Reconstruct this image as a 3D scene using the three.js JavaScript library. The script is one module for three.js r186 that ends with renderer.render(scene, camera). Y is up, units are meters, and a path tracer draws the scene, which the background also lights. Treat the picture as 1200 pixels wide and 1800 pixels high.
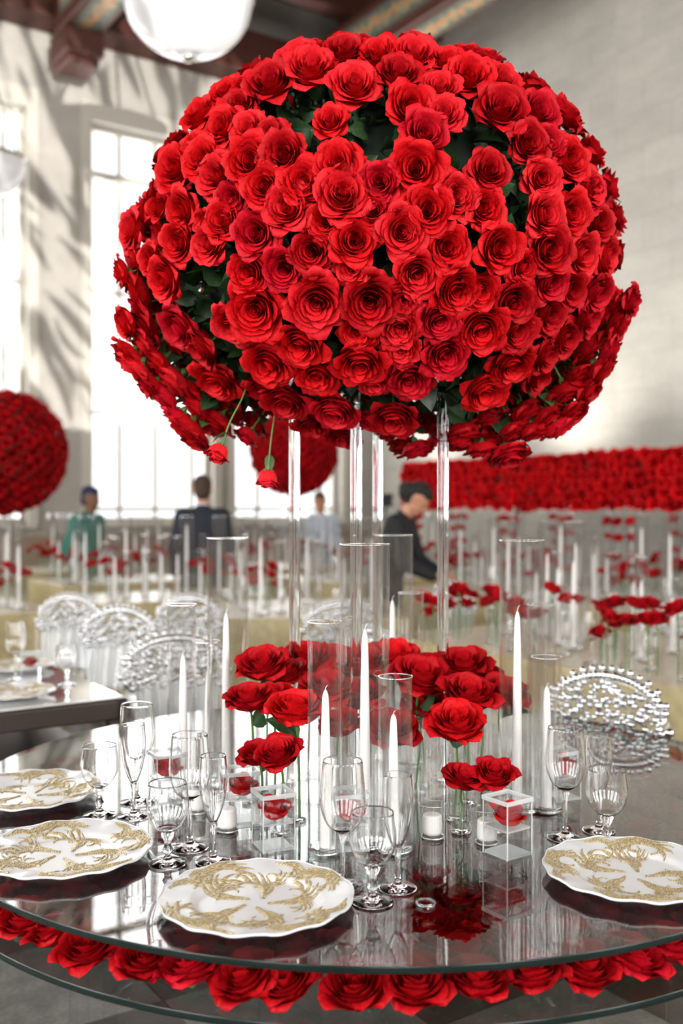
import * as THREE from 'three';
import { mergeGeometries, mergeVertices } from 'three/addons/utils/BufferGeometryUtils.js';
import { RoundedBoxGeometry } from 'three/addons/geometries/RoundedBoxGeometry.js';
import { MarchingCubes } from 'three/addons/objects/MarchingCubes.js';
import { RectAreaLightUniformsLib } from 'three/addons/lights/RectAreaLightUniformsLib.js';
import { createNoise2D, createNoise3D } from 'simplex-noise';

// ---------------------------------------------------------------- camera, sky, lights, exposure
const F = 1750, HORIZON = 890, EYE = 1.44, TOP = 0.76;               // 35 mm lens on a portrait frame of 1200 x 1800
const scene = new THREE.Scene();
const camera = new THREE.PerspectiveCamera(2 * Math.atan(900 / F) * 180 / Math.PI, 1200 / 1800, 0.05, 120);
camera.position.set(0, EYE, 0);
camera.rotation.x = -Math.atan((900 - HORIZON) / F);
camera.focus = 1.95; camera.userData.fStop = 2.2;
const renderer = new THREE.WebGLRenderer({ antialias: true });
renderer.toneMapping = THREE.LinearToneMapping;
renderer.toneMappingExposure = 1.03;
renderer.shadowMap.enabled = true;
scene.background = new THREE.Color().setRGB(1.7, 1.75, 1.8);          // bright overcast outside the windows
RectAreaLightUniformsLib.init();
const ROOM = THREE.MathUtils.degToRad(34);                           // the hall stands turned 34 degrees to the lens
const LEFT_L = 9, BACK_L = 5, FRONT_L = 9, LAMP_L = 2.2, UPLIGHT = 40, GOBO_L = 1500;              // window radiances: left wall, back wall, wall behind the camera; pendant bulbs

// ---------------------------------------------------------------- helpers
function rng(seed) { let s = seed | 0; return () => { s = (s + 0x6d2b79f5) | 0; let t = Math.imul(s ^ (s >>> 15), 1 | s); t = (t + Math.imul(t ^ (t >>> 7), 61 | t)) ^ t; return ((t ^ (t >>> 14)) >>> 0) / 4294967296; }; }
const V = (x, y, z) => new THREE.Vector3(x, y, z);
const names = new Map();
function numbered(n) { const k = names.get(n) ?? 0; names.set(n, k + 1); return k ? n + '_' + String(k).padStart(3, '0') : n; }
function tag(o, label, category, group) { o.userData = { label, category }; if (group) o.userData.group = group; return o; }
function lit(o) { o.traverse((m) => { if (m.isMesh) { m.castShadow = true; m.receiveShadow = true; } }); return o; }
function thing(name, label, category, group) { const o = new THREE.Group(); o.name = numbered(name); scene.add(o); return tag(o, label, category, group); }
function part(name, geometry, material, parent) { const m = new THREE.Mesh(geometry, material); m.name = name; m.castShadow = m.receiveShadow = true; parent.add(m); return m; }
function solo(name, geometry, material, label, category, group) { const m = part(numbered(name), geometry, material, scene); return tag(m, label, category, group); }
function struct(name, geometry, material, parent = scene) { const m = part(name, geometry, material, parent); if (parent === scene) m.userData.kind = 'structure'; return m; }
function copy(o, label, group) { const c = o.clone(); c.name = numbered(o.name.replace(/_\d+$/, '')); scene.add(c); c.userData = { ...o.userData }; if (label) c.userData.label = label; if (group) c.userData.group = group; return c; }
function clean(g) { const h = g.index ? g.toNonIndexed() : g.clone(); for (const k of Object.keys(h.attributes)) if (!['position', 'normal', 'uv'].includes(k)) h.deleteAttribute(k); if (!h.attributes.uv) h.setAttribute('uv', new THREE.BufferAttribute(new Float32Array(h.attributes.position.count * 2), 2)); return h; }
const join = (list) => mergeGeometries(list.map(clean));
const bx = (w, h, d, x = 0, y = 0, z = 0, ry = 0) => { const g = new THREE.BoxGeometry(w, h, d); if (ry) g.rotateY(ry); return g.translate(x, y, z); };
const rbx = (w, h, d, r, x = 0, y = 0, z = 0) => new RoundedBoxGeometry(w, h, d, 2, r).translate(x, y, z);
const cyl = (r0, r1, h, x = 0, y = 0, z = 0, n = 24, open = false) => new THREE.CylinderGeometry(r1, r0, h, n, 1, open).translate(x, y + h / 2, z);
const lathe = (pts, n = 32) => new THREE.LatheGeometry(pts.map((p) => new THREE.Vector2(p[0], p[1])), n);
const tube = (pts, r, seg = 12, n = 8) => new THREE.TubeGeometry(new THREE.CatmullRomCurve3(pts), seg, r, n, false);
const ring = (r, t, y, n = 40) => new THREE.TorusGeometry(r, t, 6, n).rotateX(Math.PI / 2).translate(0, y, 0);
function smoothLathe(pts, n = 32, div = 40) { return new THREE.LatheGeometry(new THREE.SplineCurve(pts.map((p) => new THREE.Vector2(p[0], p[1]))).getPoints(div).map((p) => new THREE.Vector2(Math.max(p.x, 0.0001), p.y)), n); }
const at = (px, py, d) => V((px - 600) * d / F, EYE - (py - HORIZON) * d / F, -d);
const depthAt = (py, h = TOP) => (EYE - h) * F / (py - HORIZON);
const onTop = (px, py, h = TOP) => { const d = depthAt(py, h); return V((px - 600) * d / F, h, -d); };
const hall = (a, y, b) => V(Math.cos(ROOM) * a - Math.sin(ROOM) * b, y, -(Math.sin(ROOM) * a + Math.cos(ROOM) * b));   // a to the right wall, b to the window wall

// ---------------------------------------------------------------- textures
const n2 = createNoise2D(rng(5)), n3 = createNoise3D(rng(9));
function dataTex(w, h, fn, srgb = true) {
  const d = new Uint8Array(w * h * 4);
  for (let y = 0; y < h; y++) for (let x = 0; x < w; x++) { const c = fn(x / w, y / h); for (let k = 0; k < 3; k++) d[(y * w + x) * 4 + k] = Math.max(0, Math.min(255, c[k] * 255)); d[(y * w + x) * 4 + 3] = 255; }
  const t = new THREE.DataTexture(d, w, h); t.magFilter = THREE.LinearFilter; t.wrapS = t.wrapT = THREE.RepeatWrapping; if (srgb) t.colorSpace = THREE.SRGBColorSpace; t.needsUpdate = true; return t;
}
const wrapNoise = (u, v, s, o = 0) => { const a = u * 2 * Math.PI, b = v * 2 * Math.PI; return n3(Math.cos(a) * s + o, Math.sin(a) * s + Math.cos(b) * s, Math.sin(b) * s + o * 2); };
const lerp = THREE.MathUtils.lerp, sstep = THREE.MathUtils.smoothstep;
const plasterTex = dataTex(512, 512, (u, v) => { const k = 0.93 + 0.03 * wrapNoise(u, v, 0.7) + 0.02 * n2(u * 40, v * 40) + 0.015 * n2(u * 120, v * 120); return [k, k * 0.992, k * 0.98]; });
const stoneTex = dataTex(1024, 1024, (u, v) => {           // limewashed stone courses; u, v in units of 8 m
  const x = u * 8, y = v * 8, row = Math.floor(y / 0.4), fy = (y / 0.4) % 1, fx = ((x + (row % 2) * 0.4) / 0.8) % 1;
  const joint = Math.min(Math.min(fy, 1 - fy) * 0.4, Math.min(fx, 1 - fx) * 0.8) < 0.012 ? 1 : 0;
  const st = 0.025 * n2(x * 0.5, y * 1.0) + 0.018 * n2(x * 1.6, y * 4) + 0.02 * n2(x * 12, y * 12) + 0.02 * n2(Math.floor((x + (row % 2) * 0.4) / 0.8) * 7.3, row * 3.1);
  const c = 0.80 + st - joint * 0.035;
  return [c, c * 0.985, c * 0.955];
});
const woodTex = dataTex(512, 512, (u, v) => {
  const g = n2(u * 5, v * 60 + n2(u * 4, v * 4) * 2) * 0.5 + n2(u * 20, v * 160) * 0.3, k = 0.5 + 0.5 * g;
  return [lerp(0.18, 0.34, k), lerp(0.08, 0.155, k), lerp(0.05, 0.095, k)];
});
const beamPaintTex = dataTex(512, 128, (u, v) => {         // faded painted scroll band on the beams
  const e = Math.abs(v - 0.5) * 2, w = n2(u * 14, v * 4), s = Math.sin(u * 50 + 3 * n2(u * 6, v * 3)) * 0.5 + 0.5;
  const base = e > 0.78 ? [0.30, 0.18, 0.12] : [0.30, 0.36, 0.33];
  const f = e < 0.7 && Math.abs(v - 0.5 - 0.25 * (s - 0.5)) < 0.16 ? 1 : 0;
  const c = f ? (w > 0 ? [0.66, 0.42, 0.26] : [0.55, 0.52, 0.38]) : base;
  return c.map((q) => q + 0.05 * n2(u * 60, v * 30));
});
const petalTex = dataTex(128, 128, (u, v) => {             // fine veins running up each petal
  const k = 0.9 + 0.10 * n2(u * 26, v * 3) + 0.04 * n2(u * 60, v * 6); return [k, k, k];
});
const leafTex = dataTex(128, 128, (u, v) => {
  const m = Math.abs(u - 0.5), side = Math.abs(((v * 7 - m * 5) % 1 + 1) % 1 - 0.5) < 0.06 ? 0.14 : 0, mid = m < 0.025 ? 0.22 : 0, k = 0.8 + side + mid + 0.1 * n2(u * 8, v * 8);
  return [k, k, k * 0.95];
});
const clothTex = dataTex(256, 256, (u, v) => {
  const k = 0.9 + 0.06 * Math.sin(u * 400) * Math.sin(v * 400) + 0.06 * wrapNoise(u, v, 1.2); return [k, k, k];
});
const tileTex = dataTex(256, 256, (u, v) => { const k = 0.86 + 0.10 * wrapNoise(u, v, 0.8) + 0.06 * n2(u * 22, v * 22) + 0.03 * n2(u * 70, v * 70); return [k, k, k * 0.99]; });
const goldTex = dataTex(256, 256, (u, v) => { const k = 0.82 + 0.22 * n2(u * 5, v * 30) + 0.1 * n2(u * 40, v * 40); return [k, k, k]; });

// ---------------------------------------------------------------- materials
const std = (c, rough = 0.6, o = {}) => new THREE.MeshStandardMaterial({ color: new THREE.Color(c), roughness: rough, ...o });
const phy = (c, o = {}) => new THREE.MeshPhysicalMaterial({ color: new THREE.Color(c), ...o });
const lin = (r, g, b) => new THREE.Color().setRGB(r, g, b);
const M = {
  glass: phy('#fbfbfb', { transmission: 1, thickness: 0, roughness: 0, ior: 1.6 }),
  crystal: phy('#ffffff', { transmission: 1, thickness: 0.01, roughness: 0, ior: 1.5 }),
  acrylic: phy('#fbfbfb', { transmission: 1, thickness: 0, roughness: 0.02, ior: 1.49 }),
  tableGlass: phy('#d2d6d4', { transmission: 1, thickness: 0, roughness: 0, ior: 1.5 }),
  acrylicEdge: phy('#f2f6f6', { transmission: 0.66, thickness: 0, roughness: 0.25, ior: 1.49 }),
  frosted: phy('#eef3f6', { transmission: 0.62, thickness: 0, roughness: 0.25, ior: 1.49 }),
  vaseWall: phy('#fbfbfb', { transmission: 1, thickness: 0, roughness: 0, ior: 1.5 }),
  glassEdge: phy('#0a1a16', { roughness: 0.18 }),
  pane: phy('#ffffff', { transmission: 1, thickness: 0, roughness: 0, ior: 1.45 }),
  wax: phy('#f4f2ee', { roughness: 0.42, sheen: 0.2 }),
  wick: std('#e6e2da', 0.9),
  stem: std(lin(0.10, 0.20, 0.045), 0.5),
  leaf: std(lin(0.035, 0.085, 0.03), 0.45, { map: leafTex }),
  leafLight: std(lin(0.09, 0.17, 0.05), 0.5, { map: leafTex }),
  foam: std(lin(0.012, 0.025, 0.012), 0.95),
  pearl: phy('#dadbdc', { roughness: 0.28, clearcoat: 0.4, clearcoatRoughness: 0.15 }),
  gold: phy(lin(0.70, 0.56, 0.31), { roughness: 0.34, metalness: 0.2, map: goldTex }),
  silver: phy('#d8d8d8', { roughness: 0.16, metalness: 1 }),
  bead: phy('#f2f5f7', { roughness: 0.04, metalness: 0.15, clearcoat: 1, transmission: 0.7, thickness: 0.01, ior: 1.6 }),
  greyCloth: phy('#b9b4ac', { roughness: 0.55, map: clothTex, sheen: 0.4 }),
  white: std('#e9e6e0', 0.6),
  goldCloth: phy(lin(0.52, 0.42, 0.21), { roughness: 0.36, map: clothTex, clearcoat: 0.5, clearcoatRoughness: 0.3 }),
  mirrorTop: phy('#e6e6e3', { roughness: 0.07, metalness: 0.35, clearcoat: 1, clearcoatRoughness: 0.03 }),
  darkWood: std('#ffffff', 0.55, { map: woodTex }),
  paintBeam: std('#ffffff', 0.6, { map: beamPaintTex }),
  wallPaint: std(lin(0.42, 0.395, 0.36), 0.85, { map: plasterTex }),
  stone: std(lin(0.58, 0.565, 0.53), 0.8, { map: stoneTex }),
  plaster: std('#dcd8d0', 0.8),
  frame: std('#b5afa4', 0.5),
  tilePale: std(lin(0.22, 0.21, 0.195), 0.5, { map: tileTex }),
  tileDark: std(lin(0.07, 0.054, 0.046), 0.5, { map: tileTex }),
  grout: std('#6f6a63', 0.9),
  nickel: phy('#b9b4aa', { roughness: 0.25, metalness: 1 }),
  lampGlass: phy('#a3a2a3', { roughness: 0.9, clearcoat: 1, clearcoatRoughness: 0.03, transmission: 0.25, thickness: 0, emissive: lin(0.08, 0.08, 0.085) }),
  bulb: phy('#ffffff', { emissive: lin(LAMP_L, LAMP_L * 0.95, LAMP_L * 0.88) }),
};
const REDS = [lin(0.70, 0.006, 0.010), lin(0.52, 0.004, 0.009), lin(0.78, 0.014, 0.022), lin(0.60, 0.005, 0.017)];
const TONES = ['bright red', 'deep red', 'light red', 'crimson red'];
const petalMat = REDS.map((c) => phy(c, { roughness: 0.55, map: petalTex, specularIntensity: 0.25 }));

// ---------------------------------------------------------------- the hall
const A0 = -6, A1 = 9.32, B0 = -6, B1 = 13, HIGH = 9.1, WT = 0.4;     // walls in the hall's own axes
const inHall = (g) => g.rotateY(ROOM);                                // geometry built with x = a, z = -b
function metreUV(g, s = 8) {                                          // uv in metres / s, by the way a face looks
  const p = g.attributes.position, n = g.attributes.normal, uv = new Float32Array(p.count * 2);
  for (let i = 0; i < p.count; i++) {
    const ax = Math.abs(n.getX(i)), ay = Math.abs(n.getY(i)), az = Math.abs(n.getZ(i)), x = p.getX(i), y = p.getY(i), z = p.getZ(i);
    if (ay > ax && ay > az) { uv[2 * i] = x / s; uv[2 * i + 1] = z / s; } else if (ax > az) { uv[2 * i] = z / s; uv[2 * i + 1] = y / s; } else { uv[2 * i] = x / s; uv[2 * i + 1] = y / s; }
  }
  g.setAttribute('uv', new THREE.BufferAttribute(uv, 2)); return g;
}
const W_LOW = 1.21, W_TOP = 6.62;
function wallGeo(axis, u0, u1, w, openings, uvs = 8) {                         // axis 'a': a wall along a at b = w; axis 'b': along b at a = w; w is its inner face, sign of thickness outward
  const list = [], out = axis === 'a' ? (w > 0 ? 1 : -1) : (w > 0 ? 1 : -1), c = w + out * WT / 2;
  const slab = (s0, s1, y0, y1) => { if (s1 - s0 < 1e-4 || y1 - y0 < 1e-4) return; list.push(axis === 'a' ? bx(s1 - s0, y1 - y0, WT, (s0 + s1) / 2, (y0 + y1) / 2, -c) : bx(WT, y1 - y0, s1 - s0, c, (y0 + y1) / 2, -(s0 + s1) / 2)); };
  let s = u0;
  for (const [o0, o1] of openings) { slab(s, o0, 0, HIGH); slab(o0, o1, 0, W_LOW); slab(o0, o1, W_TOP, HIGH); s = o1; }
  slab(s, u1, 0, HIGH);
  return inHall(metreUV(join(list), uvs));
}
const backWins = [[-0.4, 1.45], [2.0, 3.85], [4.70, 6.52], [6.87, 8.75]];
const leftWins = [[-4.6, -2.2], [-1.2, 1.2], [2.2, 4.6], [5.6, 8.0], [9.0, 11.4]];
const frontWins = [[-4.6, -2.2], [-0.9, 1.5], [2.8, 5.2], [6.2, 8.6]];
struct('wall_back', wallGeo('a', A0 - WT, A1 + WT, B1, backWins, 15), M.wallPaint);
struct('wall_left', wallGeo('b', B0, B1, A0, leftWins), M.plaster);
struct('wall_front', wallGeo('a', A0 - WT, A1 + WT, B0, frontWins), M.plaster);
struct('wall_right', wallGeo('b', B0, B1, A1, []), M.stone);
const ceilingMesh = struct('ceiling', inHall(metreUV(bx(A1 - A0 + 2 * WT, 0.3, B1 - B0 + 2 * WT, (A0 + A1) / 2, HIGH + 0.15, -(B0 + B1) / 2), 3)), M.darkWood);
for (let b = B0 + 0.25; b < B1; b += 1.0) struct('ceiling_plank', inHall(metreUV(bx(A1 - A0, 0.05, 0.96, (A0 + A1) / 2, HIGH - 0.026, -b - 0.25), 3)), M.darkWood, ceilingMesh);
struct('trim_1', inHall(metreUV(join([bx(A1 - A0 - 0.02, 1.0, 0.03, (A0 + A1) / 2, 0.5, -B1 + 0.016), bx(A1 - A0 - 0.02, 0.06, 0.07, (A0 + A1) / 2, 1.03, -B1 + 0.036)]), 2)), std('#8d7a68', 0.6));

let windowCount = 0;
function makeWindow(axis, w, [o0, o1], posts, radiance) {             // frame, muntins and panes in an opening, and the daylight outside it
  const g = new THREE.Group(); g.name = 'window_' + (++windowCount); g.userData.kind = 'structure'; scene.add(g);
  const W = o1 - o0, H = W_TOP - W_LOW, out = w > 0 ? 1 : -1, rows = [0, 0.19, 1.52, 3.17, 4.76, H], cols = [0, ...posts.map((p) => p * W), W], fw = 0.07;
  part('window_frame', join([bx(W, fw, 0.16, 0, fw / 2, 0), bx(W, fw, 0.16, 0, H - fw / 2, 0), bx(fw, H, 0.16, -W / 2 + fw / 2, H / 2, 0), bx(fw, H, 0.16, W / 2 - fw / 2, H / 2, 0)]), M.frame, g);
  for (const y of rows.slice(1, -1)) part('muntin', bx(W - 2 * fw, y > 4.5 ? 0.10 : 0.05, 0.07, 0, y, 0), M.frame, g);
  for (const x of cols.slice(1, -1)) part('muntin', bx(0.055, H - 2 * fw, 0.06, x - W / 2, H / 2, 0), M.frame, g);
  for (let i = 0; i + 1 < cols.length; i++) for (let j = 0; j + 1 < rows.length; j++) part('pane', new THREE.PlaneGeometry(cols[i + 1] - cols[i] - 0.02, rows[j + 1] - rows[j] - 0.02).translate((cols[i] + cols[i + 1]) / 2 - W / 2, (rows[j] + rows[j + 1]) / 2, 0), M.pane, g);
  const sill = part('window_sill', rbx(W + 0.2, 0.06, 0.2, 0.015, 0, -0.03, 0.22), M.frame, g), cas = 0.13;
  part('window_casing', join([bx(W + 2 * cas, 0.24, 0.05, 0, H + 0.12, 0.226), bx(cas, H, 0.05, -W / 2 - cas / 2, H / 2, 0.226), bx(cas, H, 0.05, W / 2 + cas / 2, H / 2, 0.226)]), M.frame, g);
  const mid = (o0 + o1) / 2, c = w + out * 0.2, p = axis === 'a' ? hall(mid, W_LOW, c) : hall(c, W_LOW, mid);
  g.position.copy(p);
  g.rotation.y = ROOM + (axis === 'a' ? (out > 0 ? 0 : Math.PI) : (out > 0 ? -Math.PI / 2 : Math.PI / 2));
  const l = new THREE.RectAreaLight(new THREE.Color().setRGB(1, 0.995, 0.98), radiance, W + 0.5, H + 0.4);
  const lc = w + out * 0.75; l.position.copy(axis === 'a' ? hall(mid, W_LOW + H / 2, lc) : hall(lc, W_LOW + H / 2, mid));
  l.lookAt(axis === 'a' ? hall(mid, W_LOW + H / 2, w - out * 5) : hall(w - out * 5, W_LOW + H / 2, mid)); l.name = 'daylight'; scene.add(l);
}
for (const o of backWins) makeWindow('a', B1, o, [0.26, 0.55, 0.86], BACK_L);
for (const o of leftWins) makeWindow('b', A0, o, [0.25, 0.5, 0.75], LEFT_L);
for (const o of frontWins) makeWindow('a', B0, o, [0.25, 0.5, 0.75], FRONT_L);

// timber ceiling: a plate along the window wall, painted cross beams, purlins and corbels
function beam(name, g, mat, label) { return solo(name, inHall(metreUV(g, 2)), mat, label, 'beam'); }
beam('wall_beam', rbx(A1 - A0 - 0.04, 0.6, 0.5, 0.03, (A0 + A1) / 2, 7.92, -(B1 - 0.27)), M.darkWood, 'long dark timber beam along the top of the window wall');
[[-2.29, 'dark painted timber cross beam far out to the left'], [1.05, 'dark painted timber cross beam left of the one with a visible corbel'], [4.22, 'dark timber cross beam with a faded painted underside, at upper left'], [7.73, 'dark painted timber cross beam behind the big rose ball top']].forEach(([a, label], i) => {
  const t = thing('cross_beam', label, 'beam'); t.rotation.y = ROOM;
  part('timber', metreUV(rbx(0.5, 0.62, B1 - B0 - 1.06, 0.03, a, 7.6, -(B0 + B1) / 2 + 0.2), 2), M.darkWood, t);
  const pg = new THREE.BoxGeometry(0.4, 0.02, B1 - B0 - 1.6).translate(a, 7.285, -(B0 + B1) / 2 + 0.2), p = pg.attributes.position, uv = pg.attributes.uv;
  for (let k = 0; k < p.count; k++) uv.setXY(k, p.getZ(k) / 1.6, (p.getX(k) - a) / 0.4 + 0.5);
  part('painted_band', pg, M.paintBeam, t);
  const sp = new THREE.BoxGeometry(0.02, 0.42, B1 - B0 - 1.6).translate(a - 0.255, 7.6, -(B0 + B1) / 2 + 0.2), p2 = sp.attributes.position, uv2 = sp.attributes.uv;
  for (let k = 0; k < p2.count; k++) uv2.setXY(k, p2.getZ(k) / 1.6, (p2.getY(k) - 7.6) / 0.42 + 0.5);
  part('painted_band', sp, M.paintBeam, t);
  part('corbel', metreUV(join([rbx(0.5, 0.32, 0.62, 0.04, a, 7.12, -(B1 - 0.86)), rbx(0.42, 0.14, 0.5, 0.05, a, 6.93, -(B1 - 0.84))]), 2), M.darkWood, t);
});
[[11.3, 'dark timber purlin nearest the window wall'], [9.5, 'second dark timber purlin from the window wall'], [7.7, 'third dark timber purlin from the window wall'], [5.9, 'fourth dark timber purlin from the window wall']].forEach(([b, label]) => beam('purlin', rbx(A1 - A0 - 0.04, 0.3, 0.24, 0.02, (A0 + A1) / 2, 8.3, -b), M.darkWood, label));
beam('corner_bracket', join([rbx(0.95, 1.2, 0.6, 0.04, A1 - 0.5, 8.32, -(B1 - 0.84)), rbx(0.7, 0.3, 0.5, 0.08, A1 - 0.6, 7.45, -(B1 - 0.82))]), M.darkWood, 'heavy dark timber bracket in the corner beside the pale stone wall');

// checkered floor: the tiles that show are pieces of their own, the rest joined
{
  const floor = struct('floor', inHall(metreUV(bx(A1 - A0 + 2 * WT, 0.12, B1 - B0 + 2 * WT, (A0 + A1) / 2, -0.073, -(B0 + B1) / 2))), M.grout);
  const S = 0.56, tg = new THREE.BoxGeometry(S - 0.004, 0.012, S - 0.004).translate(0, -0.006, 0), rest = [[], []], R = rng(31);
  for (let i = Math.ceil(A0 / S); (i + 1) * S < A1 + 0.3; i++) for (let j = Math.ceil(B0 / S); (j + 1) * S < B1 + 0.3; j++) {
    const a = Math.min(A1 - S / 2, (i + 0.62) * S), b = Math.min(B1 - S / 2, (j + 0.30) * S), c = hall(a, 0, b), dark = (i + j) & 1, d = -c.z, px = 600 + c.x / Math.max(d, 0.1) * F;
    if (d > 1.2 && d < 6.4 && px > -150 && px < 1350) { const t = part('tile', tg, dark ? M.tileDark : M.tilePale, floor); t.position.copy(c); t.rotation.y = ROOM + Math.floor(R() * 4) * Math.PI / 2; }
    else rest[dark].push(tg.clone().rotateY(ROOM).translate(c.x, 0, c.z));
  }
  rest.forEach((l, k) => { part('tile', join(l), k ? M.tileDark : M.tilePale, floor).userData.kind = 'stuff'; });
}

// uplights on the floor along the foot of the pale stone wall
for (const [b, w] of [[0.8, 'nearest'], [3.4, 'second'], [6.0, 'third'], [8.6, 'fourth'], [11.2, 'farthest']]) {
  const t = thing('stand_uplight', `small black uplight on a pole by the stone wall behind the hedge, ${w} one`, 'lamp'); t.position.copy(hall(8.3, 0.001, b)); t.rotation.y = ROOM;
  part('base_plate', cyl(0.2, 0.2, 0.012, 0, 0, 0, 32), std('#1a1a1a', 0.5), t); part('pole', cyl(0.018, 0.018, 1.42, 0, 0.0122, 0, 12), std('#1a1a1a', 0.5), t);
  const UY = 1.4325;
  part('housing', lathe([[0.0001, 0], [0.11, 0], [0.11, 0.02], [0.09, 0.03], [0.10, 0.16], [0.108, 0.16], [0.108, 0.18], [0.095, 0.18], [0.09, 0.14], [0.0001, 0.13]], 28), std('#1a1a1a', 0.5), t).position.y = UY;
  part('lamp_lens', cyl(0.088, 0.088, 0.01, 0, 0.142 + UY, 0, 24), M.bulb, t);
  const l = new THREE.SpotLight(new THREE.Color().setRGB(1, 0.97, 0.93), UPLIGHT, 0, 1.05, 0.8, 2); l.position.set(0, 0.17 + UY, 0); l.target.position.set(0.5, 2.2 + UY, 0); l.shadow.radius = 4; l.name = 'uplight_beam'; t.add(l); t.add(l.target);
}

// a pattern projector on a tripod, right of and behind the camera: its blades throw the leafy streaks on the window wall, past the pendant's bowl
{
  const t = thing('pattern_projector', 'black pattern projector on a tripod, throwing leafy streaks of light on the window wall', 'projector'), src = V(2.01, 2.62, 2.86), aimAt = V(-3.25, 5.35, -13.3), dir = aimAt.clone().sub(src).normalize(), black = std('#141414', 0.6);
  t.position.set(src.x, 0, src.z);
  const head = part('housing', lathe([[0.0001, -0.26], [0.09, -0.26], [0.1, -0.24], [0.1, 0.5], [0.094, 0.5], [0.094, -0.06], [0.0001, -0.06]], 32), black, t); head.position.y = src.y; head.quaternion.setFromUnitVectors(V(0, 1, 0), dir);
  const R = rng(71), list = [new THREE.RingGeometry(0.082, 0.0935, 40)];
  for (let i = 0; i < 170; i++) {
    const q = Math.sqrt(R()) * 0.083, f = R() * 6.2832, L = 0.014 + R() * 0.03, w = 0.0016 + R() * 0.0032, sh = new THREE.Shape(), cx = Math.cos(f) * q, cy = Math.sin(f) * q, ang = 1.45 + 0.55 * n2(cx * 16, cy * 16), c = (R() - 0.5) * 0.02;
    sh.moveTo(-L / 2, 0); sh.quadraticCurveTo(0, c + w, L / 2, 0); sh.quadraticCurveTo(0, c - w, -L / 2, 0);
    list.push(new THREE.ShapeGeometry(sh, 6).rotateZ(ang).translate(cx, cy, 0));
  }
  const gobo = part('pattern_blades', join(list), black, head); gobo.rotation.x = -Math.PI / 2; gobo.position.y = 0.48; gobo.userData.kind = 'stuff';
  part('bulb', new THREE.SphereGeometry(0.012, 12, 8), phy('#ffffff', { emissive: lin(6, 6, 6) }), head);
  const l = new THREE.SpotLight(new THREE.Color().setRGB(1, 0.985, 0.95), GOBO_L, 0, 0.22, 0.15, 2); l.position.copy(V(0, src.y, 0)); l.target.position.copy(dir.clone().multiplyScalar(5).add(V(0, src.y, 0))); l.shadow.radius = 0.07; l.name = 'projector_beam'; t.add(l); t.add(l.target);
  part('yoke', tube([V(0.11, src.y, 0), V(0.12, src.y - 0.16, 0), V(0, src.y - 0.2, 0), V(-0.12, src.y - 0.16, 0), V(-0.11, src.y, 0)], 0.012, 20, 8), black, t);
  part('pole', cyl(0.022, 0.026, src.y - 0.9, 0, 0.7, 0, 14), black, t);
  for (let k = 0; k < 3; k++) { const f = k * 2.094; part('leg', tube([V(0, 1.15, 0), V(Math.cos(f) * 0.3, 0.6, Math.sin(f) * 0.3), V(Math.cos(f) * 0.55, 0.014, Math.sin(f) * 0.55)], 0.013, 8, 8), black, t); }
}

// pendant lamps: glass bowls on chains
function pendant(px, py, d, label) {
  const c = at(px, py, d), t = thing('pendant_lamp', label, 'lamp'); t.position.set(c.x, c.y, c.z);
  part('glass_bowl', smoothLathe([[0.03, 0.02], [0.16, 0.045], [0.3, 0.12], [0.405, 0.24], [0.45, 0.38], [0.455, 0.44]], 48), M.lampGlass, t);
  part('rim_band', lathe([[0.452, 0.43], [0.47, 0.435], [0.472, 0.475], [0.455, 0.48]], 48), M.nickel, t);
  part('finial', smoothLathe([[0.0001, -0.03], [0.03, -0.02], [0.045, 0.0], [0.03, 0.02], [0.075, 0.03], [0.07, 0.05], [0.0001, 0.055]], 24), M.nickel, t);
  for (let k = 0; k < 3; k++) { const f = k * 2.094 + 0.4; part('chain', tube([V(Math.cos(f) * 0.46, 0.47, Math.sin(f) * 0.46), V(Math.cos(f) * 0.22, 1.1, Math.sin(f) * 0.22), V(0, 1.75, 0)], 0.012, 10, 6), M.nickel, t); }
  part('stem', cyl(0.02, 0.02, HIGH - 0.06 - c.y - 1.7, 0, 1.7, 0, 10), M.nickel, t);
  part('bulb', new THREE.SphereGeometry(0.09, 16, 12).translate(0, 0.3, 0), M.bulb, t);
  const l = new THREE.PointLight(new THREE.Color().setRGB(1, 0.95, 0.88), 1.6, 0, 2); l.position.set(0, 0.3, 0); l.shadow.radius = 4; l.name = 'bulb_light'; t.add(l);
}
pendant(331, 104, 7, 'white glass bowl pendant lamp hanging above the big rose ball');
pendant(-22, 348, 12, 'small distant white glass bowl pendant cut by the left edge');

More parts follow.
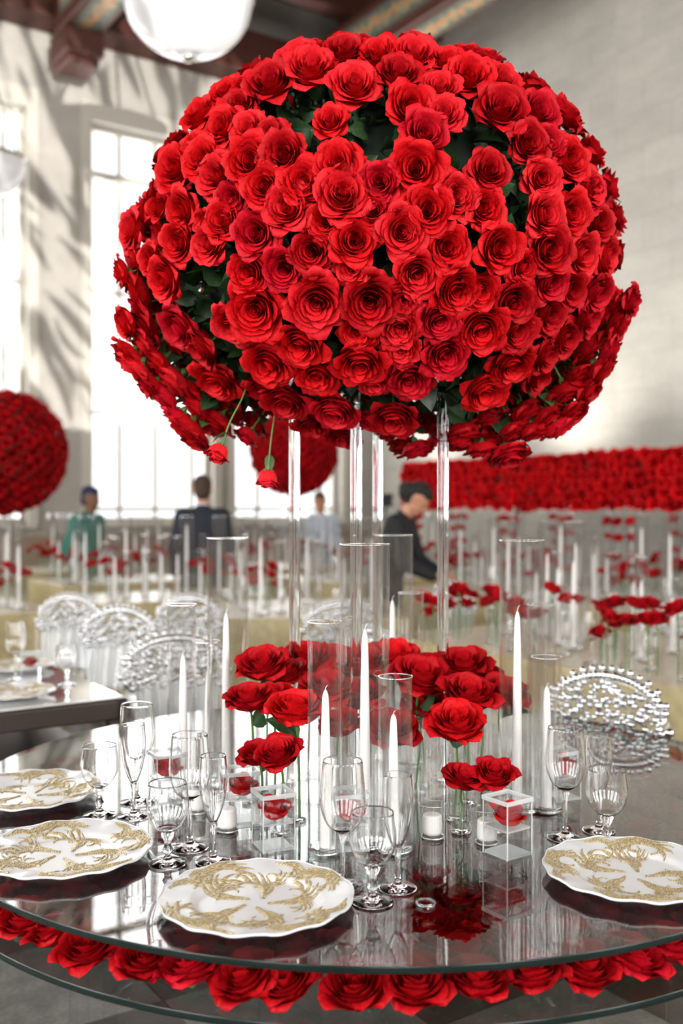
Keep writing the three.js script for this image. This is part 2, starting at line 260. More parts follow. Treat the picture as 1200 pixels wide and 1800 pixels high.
// ---------------------------------------------------------------- roses
// One petal: a strip that rises from the rose's base, cups round its axis (+y) and rolls out at the tip.
function petalGeo({ turn, half, len, rc, t1, t2, r0 = 0.003, curl = 0.5, point = 0.3, ruffle = 0.0015, seed = 1, nu = 8, nv = 7 }) {
  const pos = [], uv = [], idx = [], R = rng(seed), ph = R() * 9, skew = (R() - 0.5) * 0.25;
  const cols = [];
  for (let i = 0; i <= nu; i++) {
    const u = (i / nu) * 2 - 1, au = Math.abs(u);
    const reach = 1 - 0.34 * Math.pow(au, 2.6) + point * 0.16 * Math.max(0, 1 - au * 2.2);
    let r = r0, y = 0, px = 0; const col = [[r, y]];
    for (let j = 1; j <= nv; j++) {
      const v = (j - 0.5) / nv, k = v * reach;
      const ka = (rc - r0) * 1.28 / len, m = (k - ka) / (1 - ka);
      const th = k < ka ? lerp(1.5, t1, Math.pow(k / ka, 2.2)) : lerp(t1, t2, Math.pow(m, 2.0)) + curl * Math.pow(au, 2) * sstep(m, 0.3, 1);
      const ds = len * reach / nv; r += Math.sin(th) * ds; y += Math.cos(th) * ds; col.push([Math.max(r, 0.0015), y]);
    }
    cols.push(col);
    for (let j = 0; j <= nv; j++) {
      const v = j / nv, w = half * (0.72 + 0.36 * Math.sin(Math.min(1, v * 1.15) * Math.PI * 0.62)), a = turn + u * w + skew * v;
      const rf = ruffle * Math.sin(u * 5 + ph + v * 3) * v * v, rr = col[j][0] + rf;
      pos.push(Math.cos(a) * rr, col[j][1] + rf * 0.8, Math.sin(a) * rr); uv.push(u * 0.5 + 0.5, v);
    }
  }
  for (let i = 0; i < nu; i++) for (let j = 0; j < nv; j++) { const a = i * (nv + 1) + j, b = a + nv + 1; idx.push(a, a + 1, b, b, a + 1, b + 1); }
  const g = new THREE.BufferGeometry(); g.setAttribute('position', new THREE.Float32BufferAttribute(pos, 3)); g.setAttribute('uv', new THREE.Float32BufferAttribute(uv, 2)); g.setIndex(idx); g.computeVertexNormals(); return g;
}
function budGeo(R, turns = 2.3, r1 = 0.0125, h = 0.036, n = 60, m = 5) {   // the rolled centre
  const pos = [], uv = [], idx = [], ph = R() * 7;
  for (let i = 0; i <= n; i++) {
    const f = i / n, a = ph + f * turns * 2 * Math.PI, r = 0.0016 + (r1 - 0.0016) * Math.pow(f, 0.85), top = h * (0.93 + 0.07 * Math.sin(a * 1.5 + ph)) - 0.004 * (1 - f);
    for (let j = 0; j <= m; j++) { const v = j / m, rr = r * (0.55 + 0.5 * Math.sin(v * 2.0)) + (v > 0.85 ? 0.0008 : 0); pos.push(Math.cos(a) * rr, 0.004 + v * (top - 0.004), Math.sin(a) * rr); uv.push(f * 3, v); }
  }
  for (let i = 0; i < n; i++) for (let j = 0; j < m; j++) { const a = i * (m + 1) + j, b = a + m + 1; idx.push(a, a + 1, b, b, a + 1, b + 1); }
  const g = new THREE.BufferGeometry(); g.setAttribute('position', new THREE.Float32BufferAttribute(pos, 3)); g.setAttribute('uv', new THREE.Float32BufferAttribute(uv, 2)); g.setIndex(idx); g.computeVertexNormals(); return g;
}
// { heart: geometry, petals: [geometry] } of one rose about 9 cm across; open 0 (bud) .. 1 (blown)
function roseShape(seed, open, lowPoly = false) {
  const R = rng(seed), lp = lowPoly, heart = [budGeo(R, lp ? 1.4 : 2.2, 0.0095, 0.034, lp ? 12 : 52, lp ? 2 : 5)], petals = [], nu = lp ? 4 : 8, nv = lp ? 4 : 7;
  let turn = R() * 6;
  const layer = (n, o, list) => { for (let i = 0; i < n; i++) { turn += 6.2832 / n + (R() - 0.5) * 0.4; list.push(petalGeo({ ...o, turn, rc: o.rc * (0.95 + R() * 0.1), len: o.len * (0.95 + R() * 0.1), t1: o.t1 + (R() - 0.5) * 0.10, t2: o.t2 + (R() - 0.5) * 0.5, curl: o.curl * (0.6 + R() * 0.8), point: o.point ?? 0.5 * R(), seed: Math.floor(R() * 1e6), nu, nv })); } turn += 0.9 + R() * 0.5; };
  layer(2, { half: 1.5, rc: 0.0112, len: 0.046, t1: 0.0, t2: 0.1 + 0.2 * open, curl: 0.15 }, heart);
  layer(3, { half: 1.25, rc: 0.0145, len: 0.0495, t1: 0.0, t2: 0.2 + 0.3 * open, curl: 0.2 }, heart);
  layer(3, { half: 1.2, rc: 0.0182, len: 0.052, t1: 0.03, t2: 0.35 + 0.35 * open, curl: 0.3 }, heart);
  layer(4, { half: 1.02, rc: 0.0222, len: 0.054, t1: 0.05 + 0.05 * open, t2: 0.55 + 0.4 * open, curl: 0.4, ruffle: 0.0016 }, heart);
  if (!lp) layer(4, { half: 0.98, rc: 0.0265, len: 0.056, t1: 0.08 + 0.08 * open, t2: 0.85 + 0.5 * open, curl: 0.5, ruffle: 0.0018 }, heart);
  layer(4, { half: 0.92, rc: 0.0310, len: 0.058, t1: 0.12 + 0.14 * open, t2: 1.2 + 0.6 * open, curl: 0.55, point: 0.8, ruffle: 0.002 }, petals);
  if (open > 0.25) layer(4, { half: 0.85, rc: 0.0350, len: 0.061, t1: 0.25 + 0.3 * open, t2: 1.6 + 0.7 * open, curl: 0.6, point: 1.3, ruffle: 0.0025 }, petals);
  return { heart: join(heart), petals };
}
function leafGeo(L, W, bend, seed) {
  const nu = 4, nv = 9, pos = [], uv = [], idx = [], R = rng(seed), tw = (R() - 0.5) * 0.8;
  for (let j = 0; j <= nv; j++) { const v = j / nv, w = W * Math.pow(Math.sin(Math.PI * Math.pow(v, 0.8)), 0.85) * (1 + (j % 2 ? 0.05 : -0.03)), ang = bend * v;
    for (let i = 0; i <= nu; i++) { const u = i / nu * 2 - 1; pos.push(u * w * Math.cos(tw * v), L * Math.sin(ang) / Math.max(bend, 0.01) * 0 + L * v * Math.cos(ang * 0.6), -L * v * Math.sin(ang * 0.6) + Math.abs(u) * w * 0.35 + u * w * Math.sin(tw * v)); uv.push(u * 0.5 + 0.5, v); } }
  for (let j = 0; j < nv; j++) for (let i = 0; i < nu; i++) { const a = j * (nu + 1) + i, b = a + nu + 1; idx.push(a, a + 1, b, b, a + 1, b + 1); }
  const g = new THREE.BufferGeometry(); g.setAttribute('position', new THREE.Float32BufferAttribute(pos, 3)); g.setAttribute('uv', new THREE.Float32BufferAttribute(uv, 2)); g.setIndex(idx); g.computeVertexNormals(); return g;
}
const leafA = leafGeo(0.062, 0.021, 0.9, 3), leafB = leafGeo(0.052, 0.018, 0.5, 8);
const sepal = leafGeo(0.030, 0.0050, 1.6, 4);
const calyxGeo = join([lathe([[0.0026, -0.012], [0.006, -0.009], [0.0085, -0.002], [0.007, 0.004]], 10), ...[0, 1, 2, 3, 4].map((k) => sepal.clone().rotateX(1.9).translate(0, 0, 0.006).rotateY(k * 1.2566))]);
function stemGeo(len) { return tube([V(0, -0.008, 0), V(len * 0.02, -len * 0.4, 0.003), V(-len * 0.015, -len * 0.75, 0), V(0, -len, 0)], 0.0028, 8, 6); }
const shapes = [[11, 0.85], [23, 0.6], [37, 0.4], [51, 1.0], [64, 0.7], [78, 0.15]].map(([s, o]) => roseShape(s, o));
const stemLong = stemGeo(0.18);
// a rose as a thing: heart, outer petals, calyx, stem, leaves; +y is the way it looks, its origin the base of the bloom
function makeRose(k, tone, label, group, { stem = stemLong, leaves = 2, leafMat = M.leaf, seed = 1 } = {}) {
  const t = thing('rose', label, 'rose', group), S = shapes[k], R = rng(seed + 17);
  part('rose_heart', S.heart, petalMat[tone], t);
  for (const g of S.petals) part('petal', g, petalMat[tone], t);
  part('calyx', calyxGeo, M.stem, t);
  if (stem) { part('stem', stem, M.stem, t); for (let i = 0; i < leaves; i++) { const l = part('leaf', i % 2 ? leafA : leafB, leafMat, t), a = R() * 6.3; l.position.set(0, -0.03 - 0.035 * i - R() * 0.03, 0); l.rotation.set(0, a, 0); l.rotateX(0.5 + R() * 0.8); } }
  return t;
}
const UP = V(0, 1, 0), VIEW = V(0, EYE, 0);                            // where the photograph was taken from
function aim(t, p, dir, scale, spin) { t.position.copy(p); t.quaternion.setFromUnitVectors(UP, dir.clone().normalize()).multiply(new THREE.Quaternion().setFromAxisAngle(UP, spin)); t.scale.setScalar(scale); return t; }
const lowRose = [roseShape(101, 0.8, true), roseShape(202, 0.5, true)].map((s) => mergeGeometries([s.heart, ...s.petals.map(clean)]));
// many roses nobody could tell apart: one object
function roseMass(name, label, list, group, tone = 1) {                        // list of [position, direction, scale]
  const R = rng(list.length + 3), m = new THREE.InstancedMesh(lowRose[list.length % 2], petalMat[tone], list.length), o = new THREE.Object3D();
  list.forEach(([p, d, s], i) => { aim(o, p, d, s, R() * 6); o.updateMatrix(); m.setMatrixAt(i, o.matrix); const k = 0.75 + R() * 0.5; m.setColorAt(i, new THREE.Color().setRGB(k, k, k)); });
  m.name = numbered(name); m.castShadow = m.receiveShadow = true; scene.add(m); tag(m, label, 'roses', group); m.userData.kind = 'stuff'; return m;
}

// ---------------------------------------------------------------- the round glass table
const TC = V(0.0713, 0, -2.466), TR = 1.0, SLAB = 0.012, TIER = 0.668;
{
  const t = thing('glass_table', 'round two-tier glass dining table in front, packed with red rose heads between its sheets', 'table');
  t.position.copy(TC);
  const disc = (r, y) => new THREE.CircleGeometry(r, 160).rotateX(-Math.PI / 2).translate(0, y, 0);
  const top = part('glass_top', join([disc(TR - 0.0015, TOP), disc(TR - 0.0015, TOP - SLAB)]), M.tableGlass, t);
  part('polished_edge', lathe([[TR - 0.0015, TOP - SLAB], [TR, TOP - SLAB + 0.0015], [TR, TOP - 0.0015], [TR - 0.0015, TOP]], 160), M.glassEdge, top);
  const low = part('lower_glass', join([disc(TR - 0.0015, TIER), disc(TR - 0.0015, TIER - 0.012)]), M.tableGlass, t);
  part('polished_edge', lathe([[TR - 0.0015, TIER - 0.012], [TR, TIER - 0.0105], [TR, TIER - 0.0015], [TR - 0.0015, TIER]], 160), M.glassEdge, low);
  for (let k = 0; k < 8; k++) { const a = k * Math.PI / 4 + 0.28, l = part('leg', smoothLathe([[0.045, 0], [0.045, 0.008], [0.022, 0.016], [0.022, 0.3], [0.022, TIER - 0.024], [0.045, TIER - 0.0135]], 24), M.acrylic, t); l.position.set(Math.cos(a) * 0.72, 0.001, Math.sin(a) * 0.72); }
  for (let k = 0; k < 6; k++) { const a = k * Math.PI / 3 + 0.55, l = part('spacer', cyl(0.012, 0.012, TOP - SLAB - TIER - 0.001, 0, 0, 0, 16), M.acrylic, t); l.position.set(Math.cos(a) * 0.55, TIER + 0.0005, Math.sin(a) * 0.55); }
}
const bumper = solo('glass_bumper', join([cyl(0.0165, 0.0165, 0.004, 0, 0, 0, 28), ring(0.0155, 0.0022, 0.004, 32)]), M.crystal, 'small round clear disc lying alone on the glass tabletop near the front', 'disc');
bumper.position.copy(onTop(748, 1592, TOP + 0.0006));

// rose heads between the two sheets: the front ones are things, the rest one mass
{
  const R = rng(77), mass = [], frontOnes = [];
  [[0.925, 62, 0], [0.83, 55, 0.4], [0.735, 48, 0.2], [0.64, 40, 0.6], [0.54, 30, 0.3], [0.42, 20, 0.1], [0.29, 13, 0]].forEach(([r, n, off], row) => {
    for (let i = 0; i < n; i++) {
      const a = (i + off) / n * 2 * Math.PI + (R() - 0.5) * 0.03, rr = r + (R() - 0.5) * 0.02, p = V(TC.x + Math.cos(a) * rr, TIER + 0.013, TC.z + Math.sin(a) * rr), px = 600 + p.x / -p.z * F;
      const dir = V(Math.cos(a) * (row ? 0.1 : 0.25) + (R() - 0.5) * 0.5, 1, Math.sin(a) * (row ? 0.1 : 0.25) + (R() - 0.5) * 0.5), s = 1.02 + R() * 0.16;
      if (row < 2 && Math.sin(a) > 0.2 && px > -60 && px < 1260) frontOnes.push({ p, dir, s, row, px }); else if (R() > (row > 3 ? 0.25 : 0.04)) mass.push([p, dir, s]);
    }
  });
  for (const row of [0, 1]) {
    const l = frontOnes.filter((o) => o.row === row).sort((a, b) => a.px - b.px), word = ['first', 'second', 'third', 'fourth', 'fifth', 'sixth', 'seventh', 'eighth', 'ninth', 'tenth', 'eleventh', 'twelfth', 'thirteenth', 'fourteenth', 'fifteenth', 'sixteenth', 'seventeenth', 'eighteenth', 'nineteenth', 'twentieth', 'twenty-first', 'twenty-second', 'twenty-third', 'twenty-fourth'];
    l.forEach((o, i) => {
      const t = makeRose([0, 3, 4, 1][Math.floor(R() * 4)], R() < 0.7 ? 1 : 3, `${word[i]} rose head from the left, ${row ? 'second row' : 'front rim row'} between the glass sheets`, row ? 'rose heads in the second row of the table tier' : 'rose heads along the table rim', { stem: null });
      aim(t, o.p, o.dir, o.s, R() * 6);
    });
  }
  roseMass('rose_heads', 'mass of red rose heads lying between the two glass sheets further in', mass);
}

// ---------------------------------------------------------------- the big rose ball
const BALL = V(0.092, 2.075, -2.47), BR = V(0.585, 0.475, 0.52);
{
  const t = thing('flower_stand', 'clear acrylic stand of four tall rods carrying the big rose ball', 'stand');
  t.position.set(TC.x - 0.006, TOP + 0.001, TC.z - 0.004);
  part('base_plate', cyl(0.235, 0.235, 0.008, 0, 0, 0, 64), M.acrylic, t);
  for (let k = 0; k < 4; k++) { const a = k * Math.PI / 2 + 0.17, r = part('rod', cyl(0.0138, 0.0138, 0.97, 0, 0, 0, 24), M.crystal, t); r.position.set(Math.cos(a) * 0.186, 0.0085, Math.sin(a) * 0.186); }
  part('top_plate', cyl(0.205, 0.205, 0.008, 0, 0.979, 0, 64), M.acrylic, t);
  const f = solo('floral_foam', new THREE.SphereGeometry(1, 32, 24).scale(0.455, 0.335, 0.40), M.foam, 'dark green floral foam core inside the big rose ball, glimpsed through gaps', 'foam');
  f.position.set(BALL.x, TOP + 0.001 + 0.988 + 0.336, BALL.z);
  // as seen in the photograph: x, y and half width of each bloom
  const seen = [
    351,199,38, 391,223,38, 396,159,32, 436,143,34, 420,183,32, 476,145,42, 357,279,40, 335,257,30, 308,295,42, 439,284,42, 377,308,38, 433,225,34, 473,236,32, 463,327,38,
    547,119,44, 523,97,36, 608,89,40, 664,92,36, 624,148,42, 579,209,30, 701,127,38, 728,95,40, 787,103,35, 773,151,34, 779,199,36, 723,185,40, 747,236,42, 496,273,40, 592,289,42, 533,320,40, 731,297,46, 667,321,34,
    825,135,42, 882,138,34, 882,192,46, 948,195,38, 930,252,38, 966,252,34, 861,300,38, 1002,282,38, 1035,324,36, 954,315,34,
    228,403,36, 247,373,30, 273,363,26, 316,371,36, 348,388,20, 391,387,36, 404,349,30, 311,427,36, 364,427,36, 449,411,40, 257,456,28, 207,483,28, 287,491,38, 241,512,38, 436,480,38, 215,570,30, 313,579,40, 407,573,38, 450,545,50,
    603,343,47, 504,365,42, 656,368,34, 571,389,34, 707,408,43, 752,371,45, 787,435,40, 624,424,42, 547,443,37, 499,475,37, 616,472,32, 557,533,50, 651,531,48, 704,531,36, 733,483,40, 629,583,36, 701,579,36, 773,565,36, 528,607,42,
    802,345,38, 852,365,35, 960,377,38, 1005,377,38, 1041,341,34, 1056,392,30, 966,440,43, 879,437,42, 1026,449,37, 1068,452,36, 924,473,32, 969,500,35, 846,515,35, 803,512,42, 903,533,40, 966,557,36, 1005,512,34, 1050,518,36, 1113,533,30, 1089,575,34, 1035,560,36, 846,580,44, 906,582,40,
    253,578,37, 300,607,28, 220,628,34, 351,615,36, 305,671,42, 260,681,34, 380,668,42, 367,697,34, 471,641,44, 463,687,32, 327,751,40, 377,745,34, 340,777,30, 431,772,26,
    557,663,36, 501,708,40, 587,725,40, 632,641,43, 661,679,28, 704,617,32, 720,668,40, 691,737,40, 783,624,41, 807,766,46, 645,745,26, 547,751,30,
    900,643,40, 960,625,37, 852,688,40, 927,727,40, 996,691,37, 1035,616,36, 1059,652,34, 1038,691,30, 966,736,36, 1011,730,30, 894,802,38, 948,667,30, 996,598,34, 848,795,30, 735,795,30, 600,772,30,
    235,650,34, 275,640,34, 285,700,32, 345,720,34, 310,738,32, 250,612,32, 330,692,34, 1075,620,32, 1020,665,32, 940,762,32, 985,755,32, 905,762,34, 862,742,32, 1062,560,34, 1086,545,30, 232,455,30, 238,540,30,
  ];
  const R = rng(404), taken = [], all = [], inv = V(1 / BR.x, 1 / BR.y, 1 / BR.z);
  const normalAt = (p) => p.clone().sub(BALL).multiply(inv).multiply(inv).normalize();
  for (let i = 0; i < seen.length; i += 3) {
    const [x, y, r] = seen.slice(i, i + 3), dir = at(x, y, 1).sub(VIEW), o = VIEW.clone();
    const os = o.clone().sub(BALL).multiply(inv), ds = dir.clone().multiply(inv), a = ds.dot(ds), b = os.dot(ds), c = os.dot(os) - 1.0, q = b * b - a * c;
    let s = os.clone().addScaledVector(ds, q > 0 ? (-b - Math.sqrt(q)) / a : -b / a), edge = q <= 0;
    if (edge) s.setLength(Math.min(s.length(), 1.28)); 
    const p = s.multiply(BR).add(BALL), n = normalAt(p);
    n.addScaledVector(o.clone().sub(p).normalize(), edge ? 0.15 : p.y > BALL.y ? 0.42 : 0.2).add(V(R() - 0.5, R() - 0.5, R() - 0.5).multiplyScalar(0.42)).normalize();
    all.push({ x, y, p, n, s: Math.max(0.62, r * 1.07 * -p.z / F / 0.0475), big: r, edge });
    taken.push(p);
  }
  // where each stands on the ball, in words
  const ringOf = (o) => { const dx = (o.x - 662) / 470, dy = (o.y - 462) / 390, q = Math.hypot(dx, dy); return q < 0.22 ? 0 : q < 0.45 ? 1 : q < 0.68 ? 2 : q < 0.88 ? 3 : 4; };
const ringWord = ['in the very middle of the big ball', 'on inner ring of big ball', 'on middle ring of big ball', 'near rim of big ball', 'on outermost rim of ball'];
    const clockWord = ['twelve', 'one', 'two', 'three', 'four', 'five', 'six', 'seven', 'eight', 'nine', 'ten', 'eleven'], cell = new Map();
  all.forEach((o) => { o.ring = ringOf(o); o.clock = o.ring ? Math.round(((Math.atan2((o.x - 662) / 470, -(o.y - 462) / 390) / (2 * Math.PI)) + 1) * 12) % 12 : 0; const k = o.ring + '_' + o.clock; if (!cell.has(k)) cell.set(k, []); cell.get(k).push(o); });
  const pos = { 1: [''], 2: ['left one of two', 'right one of two'] }, ord = ['leftmost', 'second from left', 'third from left', 'fourth from left', 'fifth from left', 'sixth from left', 'seventh from left', 'eighth from left'], num = ['', '', '', 'three', 'four', 'five', 'six', 'seven', 'eight'];
  for (const l of cell.values()) { l.sort((a, b) => a.x - b.x); l.forEach((o, i) => { o.which = pos[l.length] ? pos[l.length][i] : `${ord[i]} of ${num[l.length]}`; }); }
  all.forEach((o, i) => {
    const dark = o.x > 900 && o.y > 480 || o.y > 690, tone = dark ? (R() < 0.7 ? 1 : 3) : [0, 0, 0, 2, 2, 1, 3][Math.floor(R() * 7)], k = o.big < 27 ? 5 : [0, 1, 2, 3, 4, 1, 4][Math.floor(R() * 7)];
    const where = o.ring ? `${ringWord[o.ring]}, ${clockWord[o.clock]} o'clock` : ringWord[0];
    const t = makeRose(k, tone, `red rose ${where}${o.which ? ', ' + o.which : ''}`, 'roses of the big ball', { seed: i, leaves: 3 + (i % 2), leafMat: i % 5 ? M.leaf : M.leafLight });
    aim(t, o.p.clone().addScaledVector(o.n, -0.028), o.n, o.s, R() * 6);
  });
  // the far side, which the photograph does not show
  const back = [], N = 210;
  for (let i = 0; i < N; i++) {
    const y = 1 - (i + 0.5) / N * 2, f = i * 2.39996, q = Math.sqrt(1 - y * y), s = V(Math.cos(f) * q, y, Math.sin(f) * q), p = s.clone().multiply(BR).add(BALL), n = normalAt(p);
    const seenSide = n.dot(VIEW.clone().sub(p).normalize());
    if (seenSide > 0.12 || y < -0.93 || taken.some((k) => k.distanceTo(p) < 0.062)) continue;
    if (seenSide > -0.25 && y < -0.75 && R() < 0.5) continue;
    back.push([p.addScaledVector(n, -0.03), n.add(V(R() - 0.5, R() - 0.5, R() - 0.5).multiplyScalar(0.4)), 0.85 + R() * 0.25]);
  }
  for (let i = 0; i < 190; i++) {                                      // an inner layer that closes the outline and the underside
    const y = 1 - (i + 0.5) / 190 * 2, f = i * 2.39996 + 1, q = Math.sqrt(1 - y * y), p = V(Math.cos(f) * q, y, Math.sin(f) * q).multiply(BR).multiplyScalar(0.93).add(BALL), n = normalAt(p), ss = n.dot(VIEW.clone().sub(p).normalize());
    if (ss > 0.34 || ss < -0.35 || y < -0.9 || y > 0.5) continue;
    back.push([p.addScaledVector(n, -0.03), n.add(V(R() - 0.5, R() - 0.5, R() - 0.5).multiplyScalar(0.6)), 0.95 + R() * 0.2]);
  }
  all.forEach((o) => { if (o.edge) for (const k of [0.12, 0.24]) { const p = o.p.clone().lerp(BALL, k), away = p.clone().sub(VIEW).normalize(); p.addScaledVector(away, 0.05 + 0.06 * R()).add(V((R() - 0.5) * 0.05, (R() - 0.5) * 0.06, 0)); back.push([p, o.n.clone().add(V(R() - 0.5, R() - 0.5, R() * 0.5).multiplyScalar(0.7)), 0.9 + R() * 0.2]); } });
  {                                                                   // leaves between the stems
    const m = new THREE.InstancedMesh(leafA, M.leaf, 1500), o = new THREE.Object3D();
    for (let i = 0; i < 1500; i++) { const y = R() * 1.9 - 0.95, f = R() * 6.2832, q = Math.sqrt(1 - y * y), s = V(Math.cos(f) * q, y, Math.sin(f) * q), p = s.clone().multiply(BR).multiplyScalar(0.77 + R() * 0.09).add(BALL); aim(o, p, s.add(V(R() - 0.5, R() - 0.5, R() - 0.5).multiplyScalar(2.4)), 0.7 + R() * 0.7, R() * 6); o.updateMatrix(); m.setMatrixAt(i, o.matrix); const k = 0.6 + R() * 0.9; m.setColorAt(i, new THREE.Color().setRGB(k, k, k)); }
    m.name = 'rose_leaves'; m.castShadow = m.receiveShadow = true; scene.add(m); tag(m, 'dark green rose leaves filling the gaps of the big rose ball', 'leaves'); m.userData.kind = 'stuff';
  }
  roseMass('ball_roses', 'red roses on the far side and underside of the big rose ball', back);
  // a lone rose hanging head down below the ball
  const h = makeRose(5, 2, 'single pinkish red rosebud hanging head down on a long stem below the ball', undefined, { stem: stemGeo(0.19), leaves: 1, leafMat: M.leafLight, seed: 5 });
  aim(h, at(471, 826, 2.36), V(-0.1, -1, 0.12), 0.85, 1).scale.set(0.66, 0.98, 0.66);
  const h2 = makeRose(5, 2, 'pinkish red rosebud drooping lowest at the lower left edge of the ball', undefined, { stem: stemGeo(0.17), leaves: 1, leafMat: M.leafLight, seed: 6 });
  aim(h2, at(389, 783, 2.25), V(-0.3, -0.8, 0.3), 0.8, 2).scale.set(0.66, 0.95, 0.66);
}

// ---------------------------------------------------------------- glassware
function gobletParts(t, bowl, stem, rim) {
  const c = new THREE.SplineCurve(bowl.map((p) => new THREE.Vector2(p[0], p[1]))).getPoints(26), w = 0.0013, inner = c.slice(2).map((p) => new THREE.Vector2(Math.max(p.x - w, 0.0001), p.y + (p.x < 0.02 ? w : 0)));
  const lip = new THREE.Vector2(rim[0] - w / 2, rim[1] + w * 0.45), prof = [new THREE.Vector2(0.0001, c[0].y), ...c, lip, ...inner.reverse(), new THREE.Vector2(0.0001, c[2].y + w)];
  part('bowl', new THREE.LatheGeometry(prof, 56), M.crystal, t);
  part('stem_and_foot', stem, M.crystal, t);
}
function footGeo(foot, knots, top) {                                  // a closed solid: foot, stem with its knots, top
  const prof = [[0.0001, 0.0006], [foot * 0.9, 0.0006], [foot, 0.0014], [foot, 0.0028], [foot * 0.72, 0.0052], [foot * 0.35, 0.009], ...knots, [0.0001, top]];
  return new THREE.LatheGeometry(prof.map((p) => new THREE.Vector2(p[0], p[1])), 36);
}
const WG = {
  goblet: (t) => gobletParts(t, [[0.004, 0.062], [0.018, 0.066], [0.032, 0.08], [0.0395, 0.1], [0.0405, 0.118], [0.038, 0.138], [0.0365, 0.155]], footGeo(0.036, [[0.0075, 0.014], [0.0062, 0.022], [0.0105, 0.029], [0.0068, 0.036], [0.0066, 0.044], [0.0105, 0.052], [0.013, 0.06], [0.009, 0.0635]], 0.064), [0.0365, 0.155]),
  wine: (t) => gobletParts(t, [[0.003, 0.098], [0.016, 0.103], [0.031, 0.118], [0.0395, 0.143], [0.041, 0.163], [0.0385, 0.195], [0.0355, 0.227]], footGeo(0.037, [[0.0062, 0.016], [0.0044, 0.03], [0.0042, 0.06], [0.0048, 0.085], [0.0085, 0.095], [0.006, 0.0995]], 0.1), [0.0355, 0.227]),
  flute: (t) => gobletParts(t, [[0.003, 0.074], [0.009, 0.08], [0.0175, 0.1], [0.0245, 0.13], [0.0272, 0.158], [0.0262, 0.184], [0.0245, 0.204]], footGeo(0.0335, [[0.0066, 0.014], [0.0048, 0.024], [0.0046, 0.045], [0.0056, 0.062], [0.0078, 0.072], [0.0055, 0.0785]], 0.079), [0.0245, 0.204]),
};
const glassProto = {};
function drinkGlass(kind, label, p, group) {
  const nm = { goblet: 'water_goblet', wine: 'wine_glass', flute: 'champagne_flute' }[kind];
  let t;
  if (!glassProto[kind]) { t = glassProto[kind] = thing(nm, label, 'glass', group); WG[kind](t); } else { t = copy(glassProto[kind], label, group); if (!group) delete t.userData.group; }
  t.position.copy(p); t.position.y += 0.0006; return t;
}
const G = 'wine glasses, goblets and flutes set on the front table';
[['goblet', 655, 1588, 'low round water goblet right of the front centre charger', 0], ['wine', 602, 1562, 'tall wine glass behind the front centre goblet, right of the front charger', 0], ['flute', 699, 1565, 'slim champagne flute standing right beside the front centre goblet'],
 ['goblet', 294, 1521, 'low round water goblet between the left and the front charger'], ['wine', 333, 1493, 'tall wine glass behind the goblet and flute left of the clear rose box'], ['flute', 374, 1517, 'slim champagne flute just behind the front charger, at left'],
 ['goblet', 174, 1435, 'low round water goblet beside the farthest left charger'], ['wine', 240, 1412, 'tall wine glass farthest left, directly behind a champagne flute'], ['flute', 234, 1438, 'slim champagne flute in front of the farthest left wine glass'],
 ['wine', 994, 1475, 'tall wine glass at right, behind the right charger'], ['flute', 1053, 1463, 'slim champagne flute at far right, behind the right goblet'], ['goblet', 1067, 1490, 'low round water goblet at right, just behind the right charger']].forEach(([k, x, y, l]) => drinkGlass(k, l, onTop(x, y)));

// ---------------------------------------------------------------- cylinder vases and taper candles
const vaseProto = {};
function vase(size, x, y, label, d) {
  const [r, h] = { tall: [0.05, 0.603], middle: [0.0335, 0.453], short: [0.0335, 0.344] }[size];
  let t;
  if (!vaseProto[size]) {
    t = vaseProto[size] = thing('cylinder_vase', label, 'vase');
    part('glass_wall', join([new THREE.CylinderGeometry(r, r, h - 0.004, 48, 1, true).translate(0, h / 2 + 0.002, 0), new THREE.CylinderGeometry(r - 0.003, r - 0.003, h - 0.012, 48, 1, true).translate(0, h / 2 + 0.006, 0)]), M.vaseWall, t);
    part('rim', ring(r, 0.0013, h, 48), M.crystal, t);
    part('base', lathe([[0.0001, 0.0006], [r - 0.003, 0.0006], [r, 0.003], [r, 0.008], [r - 0.004, 0.011], [0.0001, 0.0085]], 40), M.crystal, t);
  } else t = copy(vaseProto[size], label);
  t.position.copy(d ? at(x, HORIZON, d).setY(TOP) : onTop(x, y)); t.position.y += 0.0005; return t;
}
let candleProto;
function taper(p, h, label, group) {
  let t;
  if (!candleProto) {
    t = candleProto = thing('taper_candle', label, 'candle', group);
    part('wax', smoothLathe([[0.0001, 0], [0.0098, 0.0005], [0.0112, 0.012], [0.0108, 0.3], [0.0088, 0.72], [0.0066, 0.93], [0.0044, 0.98], [0.0016, 1]], 20, 40), M.wax, t);
    part('wick', tube([V(0, 0.99, 0), V(0.0004, 1.012, 0.0003), V(0.0025, 1.026, 0.001), V(0.005, 1.032, 0.001)], 0.0009, 8, 5), M.wick, t);
  } else { t = copy(candleProto, label, group); if (!group) delete t.userData.group; }
  t.scale.set(1, h, 1); t.position.copy(p); return t;
}
function candleIn(v, tipY, label, dx = 0, dz = 0) { const p = v.position.clone().add(V(dx, 0.0115, dz)), d = -p.z, h = EYE - (tipY - HORIZON) * d / F - p.y; return taper(p, h, label); }
